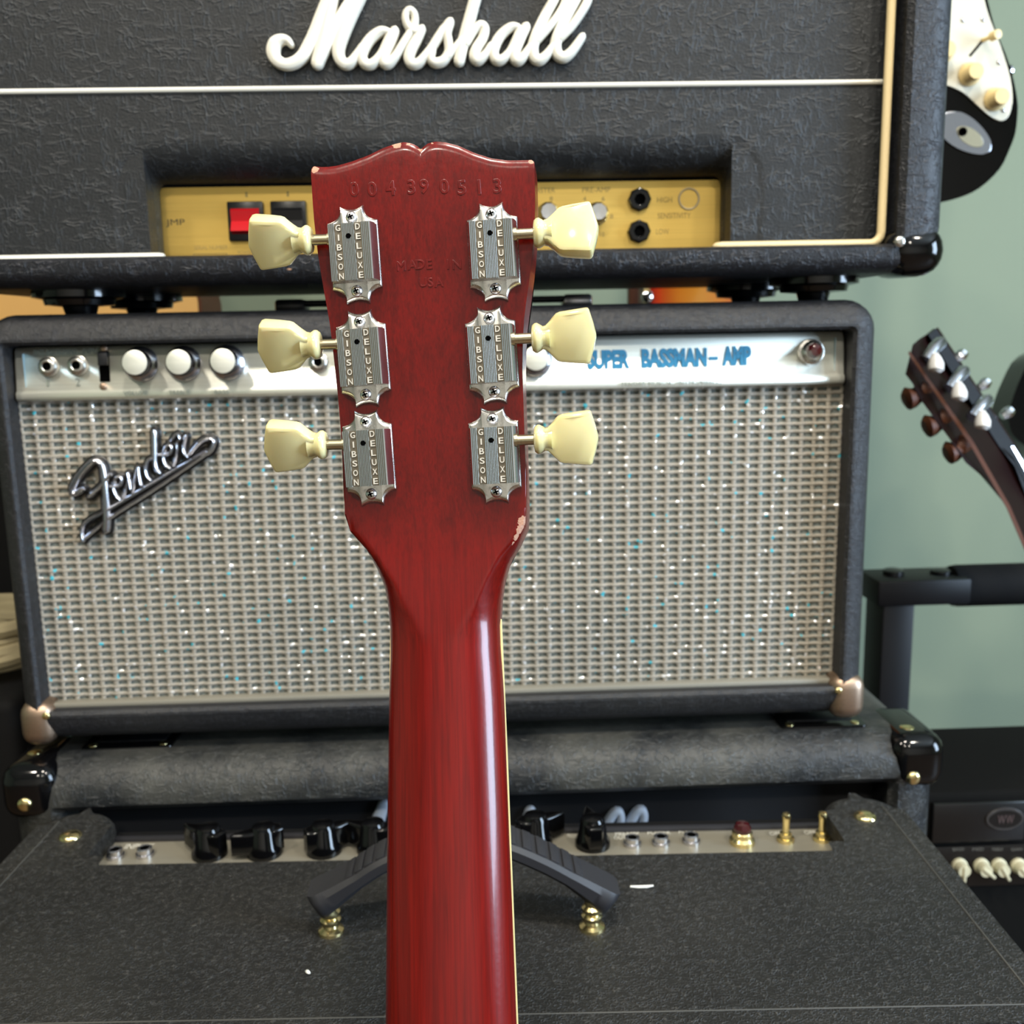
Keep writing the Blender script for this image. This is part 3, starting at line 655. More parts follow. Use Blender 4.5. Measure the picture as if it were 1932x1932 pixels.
mb = MB(); mb.rbox(nU0-0.003, nU1+0.003, nV-0.001, yF-0.022, hp-0.0015, hp, 0.0004, 1); kp = emit('control_panel', mb, metal('dusty_chrome_panel', S((164, 158, 142)), 0.4, (8, 60, 60), 0.3, met=0.55), K, local=True, label='dusty chrome control panel')
mb = MB(); mb.rbox(nU0-0.003, nU1+0.003, yF-0.024, yF-0.019, hp-0.002, hp+0.003, 0.001, 2); emit('panel_edge', mb, M['rubber'], kp, local=True)
for s in (-1, 1):   # covering seams along the top edges
    mb = MB(); mb.rbox(s*(Wd-0.0135)-0.0004, s*(Wd-0.0135)+0.0004, yN+0.012, yF-0.02, H-0.0008, H+0.0004, 0.0002, 1); emit('seam', mb, plain('pale_seam', S((72, 71, 67)), 0.7), K, local=True)
mb = MB(); mb.rbox(-Wd+0.014, Wd-0.014, yN+0.0125, yN+0.0133, H-0.0008, H+0.0004, 0.0002, 1); emit('seam', mb, plain('pale_seam', S((72, 71, 67)), 0.7), K, local=True)
def kz(px_, py_, z=PNZ): return at_z(px_, py_, z)
# chicken head knobs
def chicken(px_, py_, rot, mi='gloss_black'):
    p = kz(px_, py_); m = T(p.x, p.y, PNZ) @ Matrix.Rotation(R(rot), 4, 'Z') @ Matrix.Scale(1.18, 4)
    mb = MB(); mb.lathe([(0.0105, 0), (0.0105, 0.0035), (0.0088, 0.006), (0.0075, 0.0155), (0.0062, 0.0178), (0.0001, 0.0184)], m, 20)
    kn = emit('pointer_knob', mb, M[mi], kp)
    mb = MB(); mb.prism([(-0.011, -0.0035), (-0.006, -0.006), (0.010, -0.0042), (0.019, -0.001), (0.019, 0.001), (0.010, 0.0042), (-0.006, 0.006), (-0.011, 0.0035)], 0.003, 0.016, 0.0025, 3, m); emit('pointer', mb, M[mi], kn)
for kx, ky, rt in ((396, 1612, 150), (500, 1610, 200), (612, 1606, 25), (706, 1602, 160), (1010, 1588, 20), (1118, 1594, 95)): chicken(kx, ky, rt)
def small_jack(px_, py_, rr=0.0052):
    p = kz(px_, py_); m = T(p.x, p.y, PNZ); mb = MB()
    mb.lathe([(rr*1.2, 0), (rr*1.2, 0.0022), (rr, 0.0026), (rr, 0.0058), (rr*.8, 0.0064), (rr*.62, 0.006), (rr*.62, 0.001)], m, 18); j = emit('jack', mb, M['dull_chrome'], kp)
    mb = MB(); mb.lathe([(rr*.63, 0.003), (rr*.63, 0.0052), (0.0001, 0.0052)], m, 14); emit('socket', mb, M['void'], j)
for kx, ky in ((218, 1617), (274, 1614), (1193, 1594), (1247, 1592), (1304, 1589)): small_jack(kx, ky)
p = kz(1400, 1590); m = T(p.x, p.y, PNZ); mb = MB(); mb.lathe([(0.0088, 0), (0.0088, 0.003), (0.0072, 0.005), (0.0072, 0.008), (0.0064, 0.009)], m, 20); lb = emit('lamp_bezel', mb, M['brass'], kp)
mb = MB(); mb.lathe([(0.0062, 0.008), (0.0062, 0.0115), (0.0045, 0.0145), (0.0001, 0.0152)], m, 10); emit('jewel_lamp', mb, M['red_glass'], lb, sharp=15, label='dark red jewel lamp')
for kx, ky in ((1482, 1586), (1550, 1584)):
    p = kz(kx, ky); m = T(p.x, p.y, PNZ); mb = MB()
    mb.lathe([(0.0062, 0), (0.0062, 0.0025), (0.0042, 0.003), (0.0042, 0.006), (0.0024, 0.0065), (0.0026, 0.016), (0.0034, 0.0185), (0.0028, 0.0205), (0.0001, 0.0210)], m, 14); emit('toggle_switch', mb, M['brass'], kp)
def kprint(px_, py_, s, wpx, hpx):
    p = kz(px_, py_); m = fr((p.x, p.y, PNZ), (math.cos(R(-3)), math.sin(R(-3)), 0), (math.sin(R(3)), math.cos(R(3)), 0)); mb = MB(); mb.text(s, hpx/2700*2.0, wpx/2700, 0.00012, m @ T(0, 0, 0.0001)); emit('printed_lettering', mb, M['white_ink'], kp)
for args in ((263, 1597, 'INPUTS', 54, 9), (1183, 1573, 'PREAMP', 46, 7), (1243, 1571, 'POWER', 44, 7), (1297, 1569, 'FOOT', 34, 7), (1170, 1581, 'OUT', 24, 6), (1463, 1573, 'OFF', 22, 7), (1528, 1571, 'OFF', 22, 7), (1083, 1577, 'PRESENCE', 26, 7)): kprint(*args)
# cheek screws
for kx, ky in ((133, 1578), (1632, 1541)):
    p = at_z(kx, ky, TZ); mb = MB(); dome(mb, None, 0.0078, 0.0035, T(p.x, p.y, TZ-0.0004), 20); emit('dome_screw', mb, M['brass'], K)
# handle
HY = -0.203
hp_ = [at_y(x, y, HY) for x, y in ((598, 1697), (632, 1676), (680, 1644), (727, 1615), (800, 1586), (872, 1576), (944, 1584), (1012, 1610), (1070, 1640), (1118, 1670), (1150, 1692))]
P3, _ = catmull([(p.x, p.z) for p in hp_], 1.0, 5)
zmin = TZ+0.003
mb = MB(); Ls = []; n3 = len(P3)
for i, p in enumerate(P3):
    t_ = (P3[min(i+1, n3-1)]-P3[max(i-1, 0)]).normalized(); nn = Vector((-t_.y, t_.x))
    e = min(i, n3-1-i); th = 0.0045 + (0.004 if e < 10 else 0.0) * (1-e/10 if e < 10 else 0); hw = 0.0135*(0.72 if e == 0 else 0.9 if e == 1 else 1)
    ring = []
    for a, b in ((-1, -.5), (-.8, -1), (.8, -1), (1, -.5), (1, .5), (.8, 1), (-.8, 1), (-1, .5)):
        q = p+nn*(b*th); ring.append(Vector((q.x, HY+a*hw, max(q.y, zmin))))
    Ls.append(ring)
mb.loops(Ls, cap0=True, cap1=True); hd = emit('strap_handle', mb, M['rubber'], K, label='black ribbed rubber strap handle')
ribm = None
for i in range(9, n3-9, 2):
    p = P3[i]; t_ = (P3[i+1]-P3[i-1]).normalized(); nn = Vector((-t_.y, t_.x)); q = p+nn*0.0045
    Mw = fr((q.x, HY, q.y), (t_.x, 0, t_.y), (0, 1, 0))
    if ribm is None:
        rb = MB(); rb.rbox(-0.0028, 0.0028, -0.010, 0.010, -0.001, 0.0011, 0.0006, 2); ribm = emit('rib', rb, M['rubber'], mesh_only=True)
    inst('rib', ribm, hd, WM[hd].inverted() @ Mw)
for kx, ky in ((625, 1757), (1117, 1750)):
    p = at_z(kx, ky, TZ); m = T(p.x, p.y, TZ-0.0003); mb = MB()
    mb.lathe([(0.0078, 0), (0.0074, 0.0018), (0.0045, 0.0035), (0.0040, 0.0052), (0.0058, 0.0062), (0.0062, 0.0085), (0.0044, 0.0098), (0.0058, 0.0112), (0.0060, 0.0135), (0.0042, 0.015), (0.0046, 0.021), (0.0034, 0.0235), (0.0001, 0.0242)], m, 16); emit('handle_post', mb, M['brass'], hd, label='brassy turned handle post')

# scraps lying on the combo
p = at_z(1211, 1675, TZ); mb = MB(); mb.tube([p+Vector((-0.0072, 0.0004, 0.0009)), p+Vector((-0.002, -0.0002, 0.0008)), p+Vector((0.003, -0.0004, 0.0009)), p+Vector((0.0072, 0.0002, 0.0010))], [0.0006, 0.0009, 0.0009, 0.0005], 6)
o = emit('plastic_scrap', mb, M['strap_white'], label='thin white plastic scrap lying on the black combo amplifier top beside its handle', cat='scrap')
p = at_z(581, 1836, TZ); mb = MB(); mb.lathe([(0.0006, 0), (0.0011, 0.0006), (0.0007, 0.0013), (0.0001, 0.0015)], T(p.x, p.y, TZ+0.0001) @ Matrix.Rotation(0.7, 4, 'Z') @ Matrix.Diagonal((1, 1.9, 1, 1)), 8)
o = emit('lint_crumb', mb, M['strap_white'], label='tiny white crumb on the combo amplifier top left of the red neck', cat='crumb')

# ------------------------------------------------------------------ the red guitar in the foreground
P0 = at_d(838, 1172, 0.384); Pb = at_d(851, 1932, 0.362)
gz = (P0-Pb).normalized(); gx = (RIGHT-gz*RIGHT.dot(gz)).normalized(); gx = Matrix.Rotation(R(-5.0), 3, gz) @ gx; gy = gz.cross(gx)
GM = Matrix(((gx.x, gy.x, gz.x, P0.x), (gx.y, gy.y, gz.y, P0.y), (gx.z, gy.z, gz.z, P0.z), (0, 0, 0, 1)))
GI = GM.inverted(); CL = GI @ CAM
TH = 0.2126
def yf(z): return -TH*max(0.0, z-0.002)
def G(px_, py_, yfun):
    d = GI.to_3x3() @ ray(px_, py_); z = 0.0
    for _ in range(12):
        k = (yfun(z)-CL.y)/d.y; q = CL+d*k; z = q.z
    return q
HB = 0.0145
def back(z): return yf(z)-HB
def ysil(z):
    s = min(max(z/0.03, 0), 1); return (1-s)*(-0.006)+s*(yf(z)-HB*0.75)
left = [(612, 500), (589, 345), (589.5, 354), (606.6, 472), (626.8, 618), (642, 758), (647, 820), (650, 879), (652, 950), (653, 990), (656, 999), (665, 1010), (688.6, 1037), (709, 1070.5), (725.6, 1107.5), (732, 1141), (736, 1181), (736.5, 1232), (734, 1310), (731, 1500), (729, 1700), (727, 1932)]
right = [(1008, 325), (1002, 420), (995, 540), (990, 618), (988, 700), (990, 761), (993, 850), (996, 946), (996, 984), (993, 996), (981, 1023), (961, 1057), (951, 1094), (946, 1131), (943.6, 1175), (945, 1220), (948, 1262), (951, 1310), (958, 1500), (966, 1700), (975, 1932)]
left = [(587, 322), (589.5, 354), (606.6, 472), (626.8, 618), (642, 758), (647, 820)] + left[7:]
def tab(L):
    q = sorted([(G(x, y, ysil).z, G(x, y, ysil).x) for x, y in L]); return q
TL, TR = tab(left), tab(right)
def interp(tb, z):
    if z <= tb[0][0]:
        s = (tb[2][1]-tb[0][1])/(tb[2][0]-tb[0][0]); return tb[0][1]+s*(z-tb[0][0])
    for i in range(len(tb)-1):
        if z <= tb[i+1][0]: k = (z-tb[i][0])/(tb[i+1][0]-tb[i][0]); return tb[i][1]+k*(tb[i+1][1]-tb[i][1])
    s = (tb[-1][1]-tb[-2][1])/(tb[-1][0]-tb[-2][0]); return tb[-1][1]+s*(z-tb[-1][0])
top = [(585, 317), (589.5, 311), (611, 313), (634.5, 310), (662.5, 302), (693.5, 290.5), (721.5, 276.6), (743, 269), (762, 265), (777, 268), (788, 274), (793, 279), (798, 274), (806, 268), (821, 264), (839.5, 265.7), (864, 272), (895, 286), (926.5, 296), (957.5, 300), (990, 299.5), (1003, 299), (1009, 304)]
TT = sorted([(G(x, y, back).x, G(x, y, back).z) for x, y in top])
XL = TT[0][0]; XR = TT[-1][0]
def sm(x): x = min(max(x, 0), 1); return x*x*(3-2*x)
def depthc(z):
    if z <= 0: return 0.020 + min(0.004, -z*0.006)
    a = 0.020-TH*max(0, z-0.002)
    return HB + 0.5*((a-HB)+math.sqrt((a-HB)**2+0.0000015))
def shp(u): u = min(abs(u), 1.0); return max(0.0, 1-u**2.3)**0.56
DT = [(-0.5, 1.0), (-0.008, 1.0), (0.0, 1.08), (0.008, 1.23), (0.0142, 1.36), (0.022, 1.67), (0.029, 2.4), (0.035, 3.8), (0.05, 8.0), (0.3, 8.0)]
def dD(z): return depthc(z)*interp(DT, z)
ZH = 0.03
ts = [0, .003, .008, .015, .03, .05, .08]+[.08+.84*i/54 for i in range(1, 54)]+[.92, .95, .97, .985, .992, .997, 1]
# add a column exactly at the crown notch
tn = (G(793, 279, back).x-XL)/(XR-XL); ts = sorted(set(ts+[tn, tn-.004, tn+.004]))
zs = [-0.425+0.01*i for i in range(40)]; zs = [z for z in zs if z < -0.03] + [-0.03+0.0025*i for i in range(24)]
ss = [i/22 for i in range(1, 22)] + [0.975, 0.988, 0.996, 1.0]
rows = []
for z in zs: rows.append([(t_, z, 0.0) for t_ in ts])
for s in ss:
    row = []
    for t_ in ts:
        zt_ = interp(TT, XL+(XR-XL)*t_); row.append((t_, ZH-0.0025+s*(zt_-ZH+0.0025), s))
    rows.append(row)
mb = MB(); bk = []; ft = []
for row in rows:
    for t_, z, s in row:
        x0 = interp(TL, z); x1 = interp(TR, z)
        if s > 0:
            k = sm((s-0.55)/0.45); x0 = x0*(1-k)+XL*k; x1 = x1*(1-k)+XR*k
        u = 2*t_-1; d_ = min(depthc(z), 0.0052+(dD(z)-0.0052)*shp(u))
        if s > 0.99: d_ -= 0.0011*(s-0.985)/0.015
        elif s > 0.98: d_ -= 0.0001
        x = x0+(x1-x0)*t_; ins = 0.0001 if z < 0 else 0
        x = x+ins*(-u)
        bk.append((x, yf(z)-d_, z)); ft.append((x, yf(z)-(0.0052 if z < 0 else 0), z))
nt = len(ts); nr = len(rows); faces = []
for i in range(nr-1):
    for k in range(nt-1): faces.append((i*nt+k, i*nt+k+1, (i+1)*nt+k+1, (i+1)*nt+k)); faces.append(tuple(nr*nt+q for q in (i*nt+k, (i+1)*nt+k, (i+1)*nt+k+1, i*nt+k+1)))
    for k in (0, nt-1): faces.append((i*nt+k, (i+1)*nt+k, nr*nt+(i+1)*nt+k, nr*nt+i*nt+k))
for k in range(nt-1):
    a = (nr-1)*nt+k; faces.append((a, a+1, nr*nt+a+1, nr*nt+a)); faces.append((k, k+1, nr*nt+k+1, nr*nt+k))
mb.add(bk+ft, faces)
# cherry red lacquered mahogany with chipped edges
t = NT('cherry_mahogany'); c = t.coord((1, 1, 1))
g1 = t.noise(t.coord((900, 900, 26)), 1.0, 5, 0.6, 0.3); g2 = t.noise(t.coord((260, 260, 12)), 1.0, 4, 0.6, 0.8)
sepn = t.n('ShaderNodeSeparateXYZ'); t.l(c, sepn.inputs[0])
fleck = t.noise(t.coord((1300, 1300, 330)), 1.0, 4, 0.6, 0.4)
hs = t.math('MULTIPLY', t.math('SUBTRACT', sepn.outputs[2], 0.0, True), 22.0, True)     # grain shortens to flecks where the head is cut across it
grain = t.mix(hs, g1, fleck)
colr = t.mix(grain, S((60, 3, 2)), S((128, 12, 6))); colr = t.mix(t.math('MULTIPLY', t.math('SUBTRACT', g2, 0.45, True), 1.6, True), colr, S((54, 3, 2)))
chips = None
for px_, py_, rad in ((594, 318, 0.0026), (612, 313, 0.0016), (748, 270, 0.0034), (725, 275, 0.0018), (793, 280, 0.0018), (1003, 301, 0.0026), (988, 984, 0.0036), (984, 1000, 0.0036), (978, 1016, 0.0030), (972, 1028, 0.0022), (770, 268, 0.002), (815, 266, 0.0018), (668, 300, 0.0015)):
    q = G(px_, py_, back); dn = t.n('ShaderNodeVectorMath', operation='DISTANCE'); t.l(c, dn.inputs[0]); dn.inputs[1].default_value = q
    mm = t.math('SUBTRACT', 1.0, t.math('DIVIDE', dn.outputs['Value'], rad*1.05), True); chips = mm if chips is None else t.math('MAXIMUM', chips, mm)
chip = t.math('GREATER_THAN', t.math('ADD', chips, t.math('MULTIPLY', t.noise(c, 900, 5, 0.7), 0.8)), 0.86)
chip = t.math('MULTIPLY', chip, t.math('GREATER_THAN', chips, 0.02))
colr = t.mix(chip, colr, t.mix(t.noise(c, 1500, 3), S((150, 84, 58)), S((214, 180, 156))))
t.set(Base_Color=colr, Roughness=t.math('ADD', 0.27, t.math('MULTIPLY', chip, 0.45)), Coat_Weight=t.math('SUBTRACT', 0.32, t.math('MULTIPLY', chip, 0.32)), Coat_Roughness=0.10, Specular_IOR_Level=0.32)
orange = t.noise(c, 520, 3, 0.5); t.bump(t.math('MULTIPLY', orange, 0.5), 0.16, 0.0004)
M['cherry'] = t.m
Gt = thing('electric_guitar', 'cherry red electric guitar seen from behind with six cream tuning buttons, standing in the foreground', 'guitar', GM)
emit('neck', mb, M['cherry'], Gt, local=True, sharp=50, label='glossy cherry red neck and headstock back')
mb = MB(); fb = []
zz = [0.0, -0.05, -0.1, -0.15, -0.2, -0.3, -0.46]
for z in zz:
    x0 = interp(TL, z)-0.0001; x1 = interp(TR, z)+0.0001; fb.append([Vector((x0+.0012, -0.0052, z)), Vector((x1-.0012, -0.0052, z)), Vector((x1-.0012, 0, z)), Vector((x0+.0012, 0, z))])
mb.loops(fb, cap0=True, cap1=True); emit('fretboard', mb, M['rosewood'], Gt, local=True)
for sd in (0, 1):
    mb = MB(); fb = []
    for z in zz:
        xe = (interp(TL, z), interp(TR, z))[sd]; s = (-1, 1)[sd]
        fb.append([Vector((xe-s*.0012, -0.0051, z)), Vector((xe, -0.0051, z)), Vector((xe, 0, z)), Vector((xe-s*.0012, 0, z))])
    mb.loops(fb, cap0=True, cap1=True); emit('binding', mb, M['binding'], Gt, local=True, label='cream fretboard binding')
mb = MB(); mb.rbox(interp(TL, 0)+0.0008, interp(TR, 0)-0.0008, -0.0045, 0.003, 0.0, 0.005, 0.0006, 1); emit('nut', mb, M['binding'], Gt, local=True)
# black face veneer on the far side of the headstock
mb = MB(); vv = []; ff_ = []
col_n = 25
for j in range(15):
    for i in range(col_n):
        t_ = i/(col_n-1); zt_ = interp(TT, XL+(XR-XL)*t_)-0.0006; z = 0.008+(zt_-0.008)*j/14
        x0 = interp(TL, z); x1 = interp(TR, z); k = sm((j/14-0.55)/0.45); x0 = x0*(1-k)+XL*k+.0004; x1 = x1*(1-k)+XR*k-.0004
        vv.append((x0+(x1-x0)*t_, yf(z)+0.0012, z))
for j in range(14):
    for i in range(col_n-1): ff_.append((j*col_n+i, j*col_n+i+1, (j+1)*col_n+i+1, (j+1)*col_n+i))
mb.add(vv, ff_); emit('face_veneer', mb, M['gloss_black'], Gt, local=True)
# stamped serial number and origin
hup = Vector((0, -TH, 1)).normalized()
def HM(px_, py_, rot=0.0, lift=0.0):
    q = G(px_, py_, back); m = fr(q, (1, 0, 0), hup) @ Matrix.Rotation(R(rot), 4, 'Z') @ T(0, 0, lift); return m
mb = MB(); nums = '004390513'; xs_ = [668, 702, 737, 776, 800, 838, 871, 904, 938]; ys_ = [357, 357, 355, 353, 352, 352, 354, 353, 351]
for ch_, x, y in zip(nums, xs_, ys_): mb.text(ch_, 0.0054, None, 0.00035, HM(x, y, 1.5, -0.0001), bev=0.03)
emit('serial_number', mb, M['cherry'], Gt, local=True, label='stamped serial number', sharp=20)
mb = MB()
for ch_, x, y in zip('MADEIN', (757, 778, 793, 810, 845, 862), (502, 500, 499, 499, 499, 499)): mb.text(ch_, 0.0036, None, 0.00035, HM(x, y, 1.5, -0.0001), bev=0.03)
for ch_, x in zip('USA', (798, 812, 828)): mb.text(ch_, 0.0034, None, 0.00035, HM(x, 533, 1.5, -0.0001), bev=0.03)
emit('origin_stamp', mb, M['cherry'], Gt, local=True, label='stamped country of origin', sharp=20)

# ---- tuning machines (millimetre author units)
mmS = Matrix.Scale(0.001, 4)
def scallop(p, q, depth, n=7):
    p = Vector(p); q = Vector(q); mid = (p+q)/2; nrm = Vector((-(q-p).y, (q-p).x)).normalized()
    if nrm.dot(-mid) < 0: nrm = -nrm
    return [tuple(p+(q-p)*k/n+nrm*depth*(1-(2*k/n-1)**2)) for k in range(n)]
tips = [(9.35, -12.2), (9.35, 12.2), (4.3, 17.9), (-4.3, 17.9), (-9.35, 12.2), (-9.35, -12.2), (-4.3, -17.9), (4.3, -17.9)]
dp = [0, 1.75, 1.5, 1.75, 0, 1.75, 1.5, 1.75]
outl = []
for i in range(8):
    if dp[i] == 0: outl.append(tips[i])
    else: outl += scallop(tips[i], tips[(i+1) % 8], dp[i])
def inset(d_): return [(x*(1-d_/math.hypot(x, y)), y*(1-d_/math.hypot(x, y))) for x, y in outl]
mb = MB(); mb.loops([[Vector((x, y, z_)) for x, y in inset(d_)] for d_, z_ in ((0, 0), (0, 0.9), (0.25, 1.25), (1.15, 2.0), (1.5, 2.1))], mmS, 0, True, True)
me_plate = emit('tuning_machine', mb, M['nickel'], mesh_only=True, sharp=30)
# ribbed housing: a profile across, extruded up
prof = [(-9.0, 1.0), (-8.6, 5.2), (-7.75, 7.6)]
def ribs(a, b, n):
    o_ = []
    for i in range(n):
        w_ = (b-a)/n; x = a+i*w_; o_ += [(x, 7.6), (x+0.04*w_, 7.93), (x+0.3*w_, 8.02), (x+0.56*w_, 7.93), (x+0.6*w_, 7.6)]
    return o_
prof += ribs(-7.7, -5.35, 4) + [(-5.3, 7.35), (-2.75, 7.35)] + ribs(-2.65, 1.95, 8) + [(1.95, 7.35), (4.45, 7.35)] + ribs(4.5, 7.7, 5) + [(7.75, 7.6), (8.6, 5.2), (9.0, 1.0)]
mb = MB(); n = len(prof); vv = []
for yv, sc_ in ((-10.25, 1), (10.25, 1)):
    for x, z in prof: vv.append((x, yv, z))
low_ = [k for k in range(3, n-4) if prof[k][1] < 7.7 and prof[k+1][1] < 7.7]
fcs = [(k, k+1, n+k+1, n+k) for k in range(n-1) if k not in low_] + [tuple(range(n)), tuple(range(n, 2*n))[::-1]]
mb.add(vv, fcs, mmS); f0 = len(mb.f)
for k in low_: mb.f.append((k, k+1, n+k+1, n+k)); mb.m.append(1)
for xa, xb in ((-5.28, -2.77), (1.97, 4.43)): mb.rbox(xa, xb, -10.22, 10.22, 7.2, 7.42, 0, 1, mmS, 1)
me_house = emit('housing', mb, [M['nickel_bright'], plain('nickel_ground_groove_shade', S((112, 105, 92)), 0.5, 0.6)], mesh_only=True, sharp=18)  # matte letter ground; in the rib grooves, shading painted as a darker tone
mb = MB()
for word, xc in (('GIBSON', -4.02), ('DELUXE', 3.2)):
    for i, ch_ in enumerate(word): mb.text(ch_, 2.2, 0.5 if ch_ == 'I' else 1.75, 0.45, mmS @ T(xc, 8.65-i*3.46, 7.34), bold=0.012)
me_letters = emit('lettering', mb, metal('polished_letters', S((238, 234, 224)), 0.3, met=0.5), mesh_only=True, sharp=20)
mb = MB(); mb.lathe([(0.95, 7.4), (0.95, 8.03), (0.001, 8.03)], mmS @ T(-0.35, 5.5, 0), 16); me_hole = emit('oil_hole', mb, M['void'], mesh_only=True)
mb = MB(); mb.lathe([(2.15, 2.0), (2.15, 2.5), (1.9, 3.2), (1.2, 3.75), (0.001, 3.9)], mmS, 20)
for a in (0, 90): mb.rbox(-1.05, 1.05, -0.28, 0.28, 3.0, 3.93, 0.02, 1, mmS @ Matrix.Rotation(R(a+20), 4, 'Z'), 1)
me_screw = emit('screw', mb, [M['nickel_bright'], M['void']], mesh_only=True)
def xdir(sgn): return Matrix(((0, 0, sgn, 0), (0, sgn, 0, 0), (-1, 0, 0, 0), (0, 0, 0, 1))) if sgn > 0 else Matrix(((0, 0, -1, 0), (0, 1, 0, 0), (1, 0, 0, 0), (0, 0, 0, 1)))
def btn(sgn, rot):
    # button: turned collar, neck and keystone plate; s runs outwards along the shaft
    mb = MB(); AX = mmS @ T(0, 5.2, 4.6) @ xdir(sgn) @ T(0, 0, 1.6)
    mb.lathe([(2.6, 13.2), (4.6, 13.6), (5.35, 14.6), (5.4, 15.4), (4.7, 16.6), (4.05, 17.6), (4.2, 18.6), (4.6, 20)], AX @ Matrix.Diagonal((0.95, 1, 1, 1)), 24)
    half = [(17.2, 4.0), (18.4, 4.3), (19.6, 5.4), (21.0, 7.0), (22.4, 8.4), (23.8, 8.9), (28, 9.35), (33.2, 9.9), (33.9, 9.75), (34.3, 9.2), (35.7, 4.5), (36.6, 0.6)]
    pts = half + [(s_, -r_) for s_, r_ in half[::-1]]
    b = bmesh.new(); nP = len(pts)
    def thick(s_): return 2.9+1.05*min(1, max(0, (s_-19)/10))
    rings = [[], [], [], [], [], []]
    for s_, r_ in pts:
        tk = thick(s_)
        for j, (ins, zz_) in enumerate(((1.5, -1), (0.45, -.86), (0, -.45), (0, .45), (0.45, .86), (1.5, 1))):
            cx_ = 27.0; k = max(0.0, 1-ins/9.5); rings[j].append((cx_+(s_-cx_)*k if s_ > 20 else s_, r_*k, zz_*tk))
    loopsv = [[Vector(p) for p in r_] for r_ in rings]
    SH = mmS @ T(0, 5.2, 4.6) @ (Matrix.Identity(4) if sgn > 0 else Matrix.Diagonal((-1, 1, 1, 1))) @ T(1.6, 0, 0) @ Matrix.Rotation(R(rot), 4, 'X')
    mb.loops(loopsv, SH, 0, True, True)
    return mb
mb_s = {}
for sgn in (1, -1):
    mb = MB(); mb.lathe([(1.95, 7.5), (1.95, 16)], mmS @ T(0, 5.2, 4.6) @ xdir(sgn), 16); mb.lathe([(2.5, 7.5), (2.5, 8.9)], mmS @ T(0, 5.2, 4.6) @ xdir(sgn), 16)
    mb_s[sgn] = emit('shaft', mb, M['shaft'], mesh_only=True)
TUN = [(671, 482, -1, 1.3, -2.7, 36), (687, 677, -1, 1.8, -3.2, 34), (698, 864, -1, 1.3, -2.7, 30), (932, 477, 1, 0.7, -1.2, -16), (929, 671, 1, 1.3, -1.8, 12), (934, 859, 1, 0.4, -0.9, 8)]
for x, y, sgn, pr_, rot, br in TUN:
    m = HM(x, y, pr_)
    tm = inst('tuning_machine', me_plate, Gt, m); tm['label'] = 'nickel tuning machine with cream button'
    inst('housing', me_house, tm, Matrix.Identity(4)); inst('lettering', me_letters, tm, Matrix.Identity(4)); inst('oil_hole', me_hole, tm, Matrix.Identity(4))
    for sy in (13.4, -13.4): inst('screw', me_screw, tm, T(0, sy*0.001, 0))
    inst('shaft', mb_s[sgn], tm, Matrix.Rotation(R(rot), 4, 'Z'))
    bm_ = emit('tuning_button', btn(sgn, br), M['button'], mesh_only=True, sharp=45)
    inst('tuning_button', bm_, tm, Matrix.Rotation(R(rot), 4, 'Z'))
# the body, below the frame, standing on the floor
bo = [(-0.02, -0.44), (-0.045, -0.43), (-0.075, -0.385), (-0.12, -0.345), (-0.135, -0.365), (-0.115, -0.43), (-0.10, -0.50), (-0.11, -0.57), (-0.15, -0.66), (-0.165, -0.73), (-0.14, -0.80), (-0.08, -0.84), (0.0, -0.85)]
bo = bo + [(-x, z) for x, z in bo[-2::-1]]
q, _ = catmull(bo+[bo[0]], 1.0, 3); q = q[:-1]
bmat = GM @ Vector((0, 0, -0.85)); low = bmat.z
sc_b = ((FLOOR+0.004)-(GM @ Vector((0, 0, -0.44))).z)/((GM @ Vector((0, 0, -0.85))).z-(GM @ Vector((0, 0, -0.44))).z)
q = [(p.x*0.98, -0.44+(p.y+0.44)*sc_b) for p in q]
mb = MB(); mb.prism([(x, z) for x, z in q], -0.0, 0.034, 0.005, 3, Matrix(((1, 0, 0, 0), (0, 0, -1, 0.006), (0, 1, 0, 0), (0, 0, 0, 1))), both=True)
emit('body', mb, M['cherry'], Gt, local=True)

# ------------------------------------------------------------------ black and white guitar hanging upper right
SY = 0.262
def sp(L, Y=SY): return [(at_y(x, y, Y).x, at_y(x, y, Y).z) for x, y in L]
Sg = thing('electric_guitar', 'glossy black electric guitar with white pickguard and cream knobs, behind the upper amplifier head', 'guitar', T(at_y(1600, 0, SY).x, SY, at_y(1600, 400, SY).z))
body = [(1862, -6), (1877, 52), (1898, 103), (1911, 145), (1919, 186), (1920, 212), (1916, 250), (1905, 281), (1886, 319), (1848, 355), (1807, 374), (1755, 385), (1660, 397), (1560, 398), (1450, 385), (1360, 350), (1300, 280), (1275, 180), (1290, 60), (1330, -60), (1345, -150), (1330, -250), (1300, -370), (1325, -420), (1400, -390), (1480, -300), (1560, -260), (1640, -260), (1720, -290), (1790, -340), (1840, -350), (1865, -310), (1850, -220), (1836, -140), (1842, -70)]
q, _ = catmull(sp(body)+[sp(body)[0]], 1.0, 3); q = q[:-1]
mb = MB(); mb.prism([(p.x, p.y) for p in q], -0.038, 0.0, 0.008, 4, fr((0, SY, 0)), both=True); emit('body', mb, M['gloss_black'], Sg)
pg = [(1846, -60), (1855, 0), (1867, 41), (1886, 89), (1904, 149), (1908, 195), (1900, 222), (1885, 229), (1865, 219), (1842, 199), (1819, 178), (1797, 166), (1772, 160), (1700, 158), (1600, 150), (1540, 100), (1520, -60), (1540, -200), (1640, -240), (1760, -230), (1825, -200), (1838, -120)]
q, _ = catmull(sp(pg)+[sp(pg)[0]], 1.0, 3); q = q[:-1]
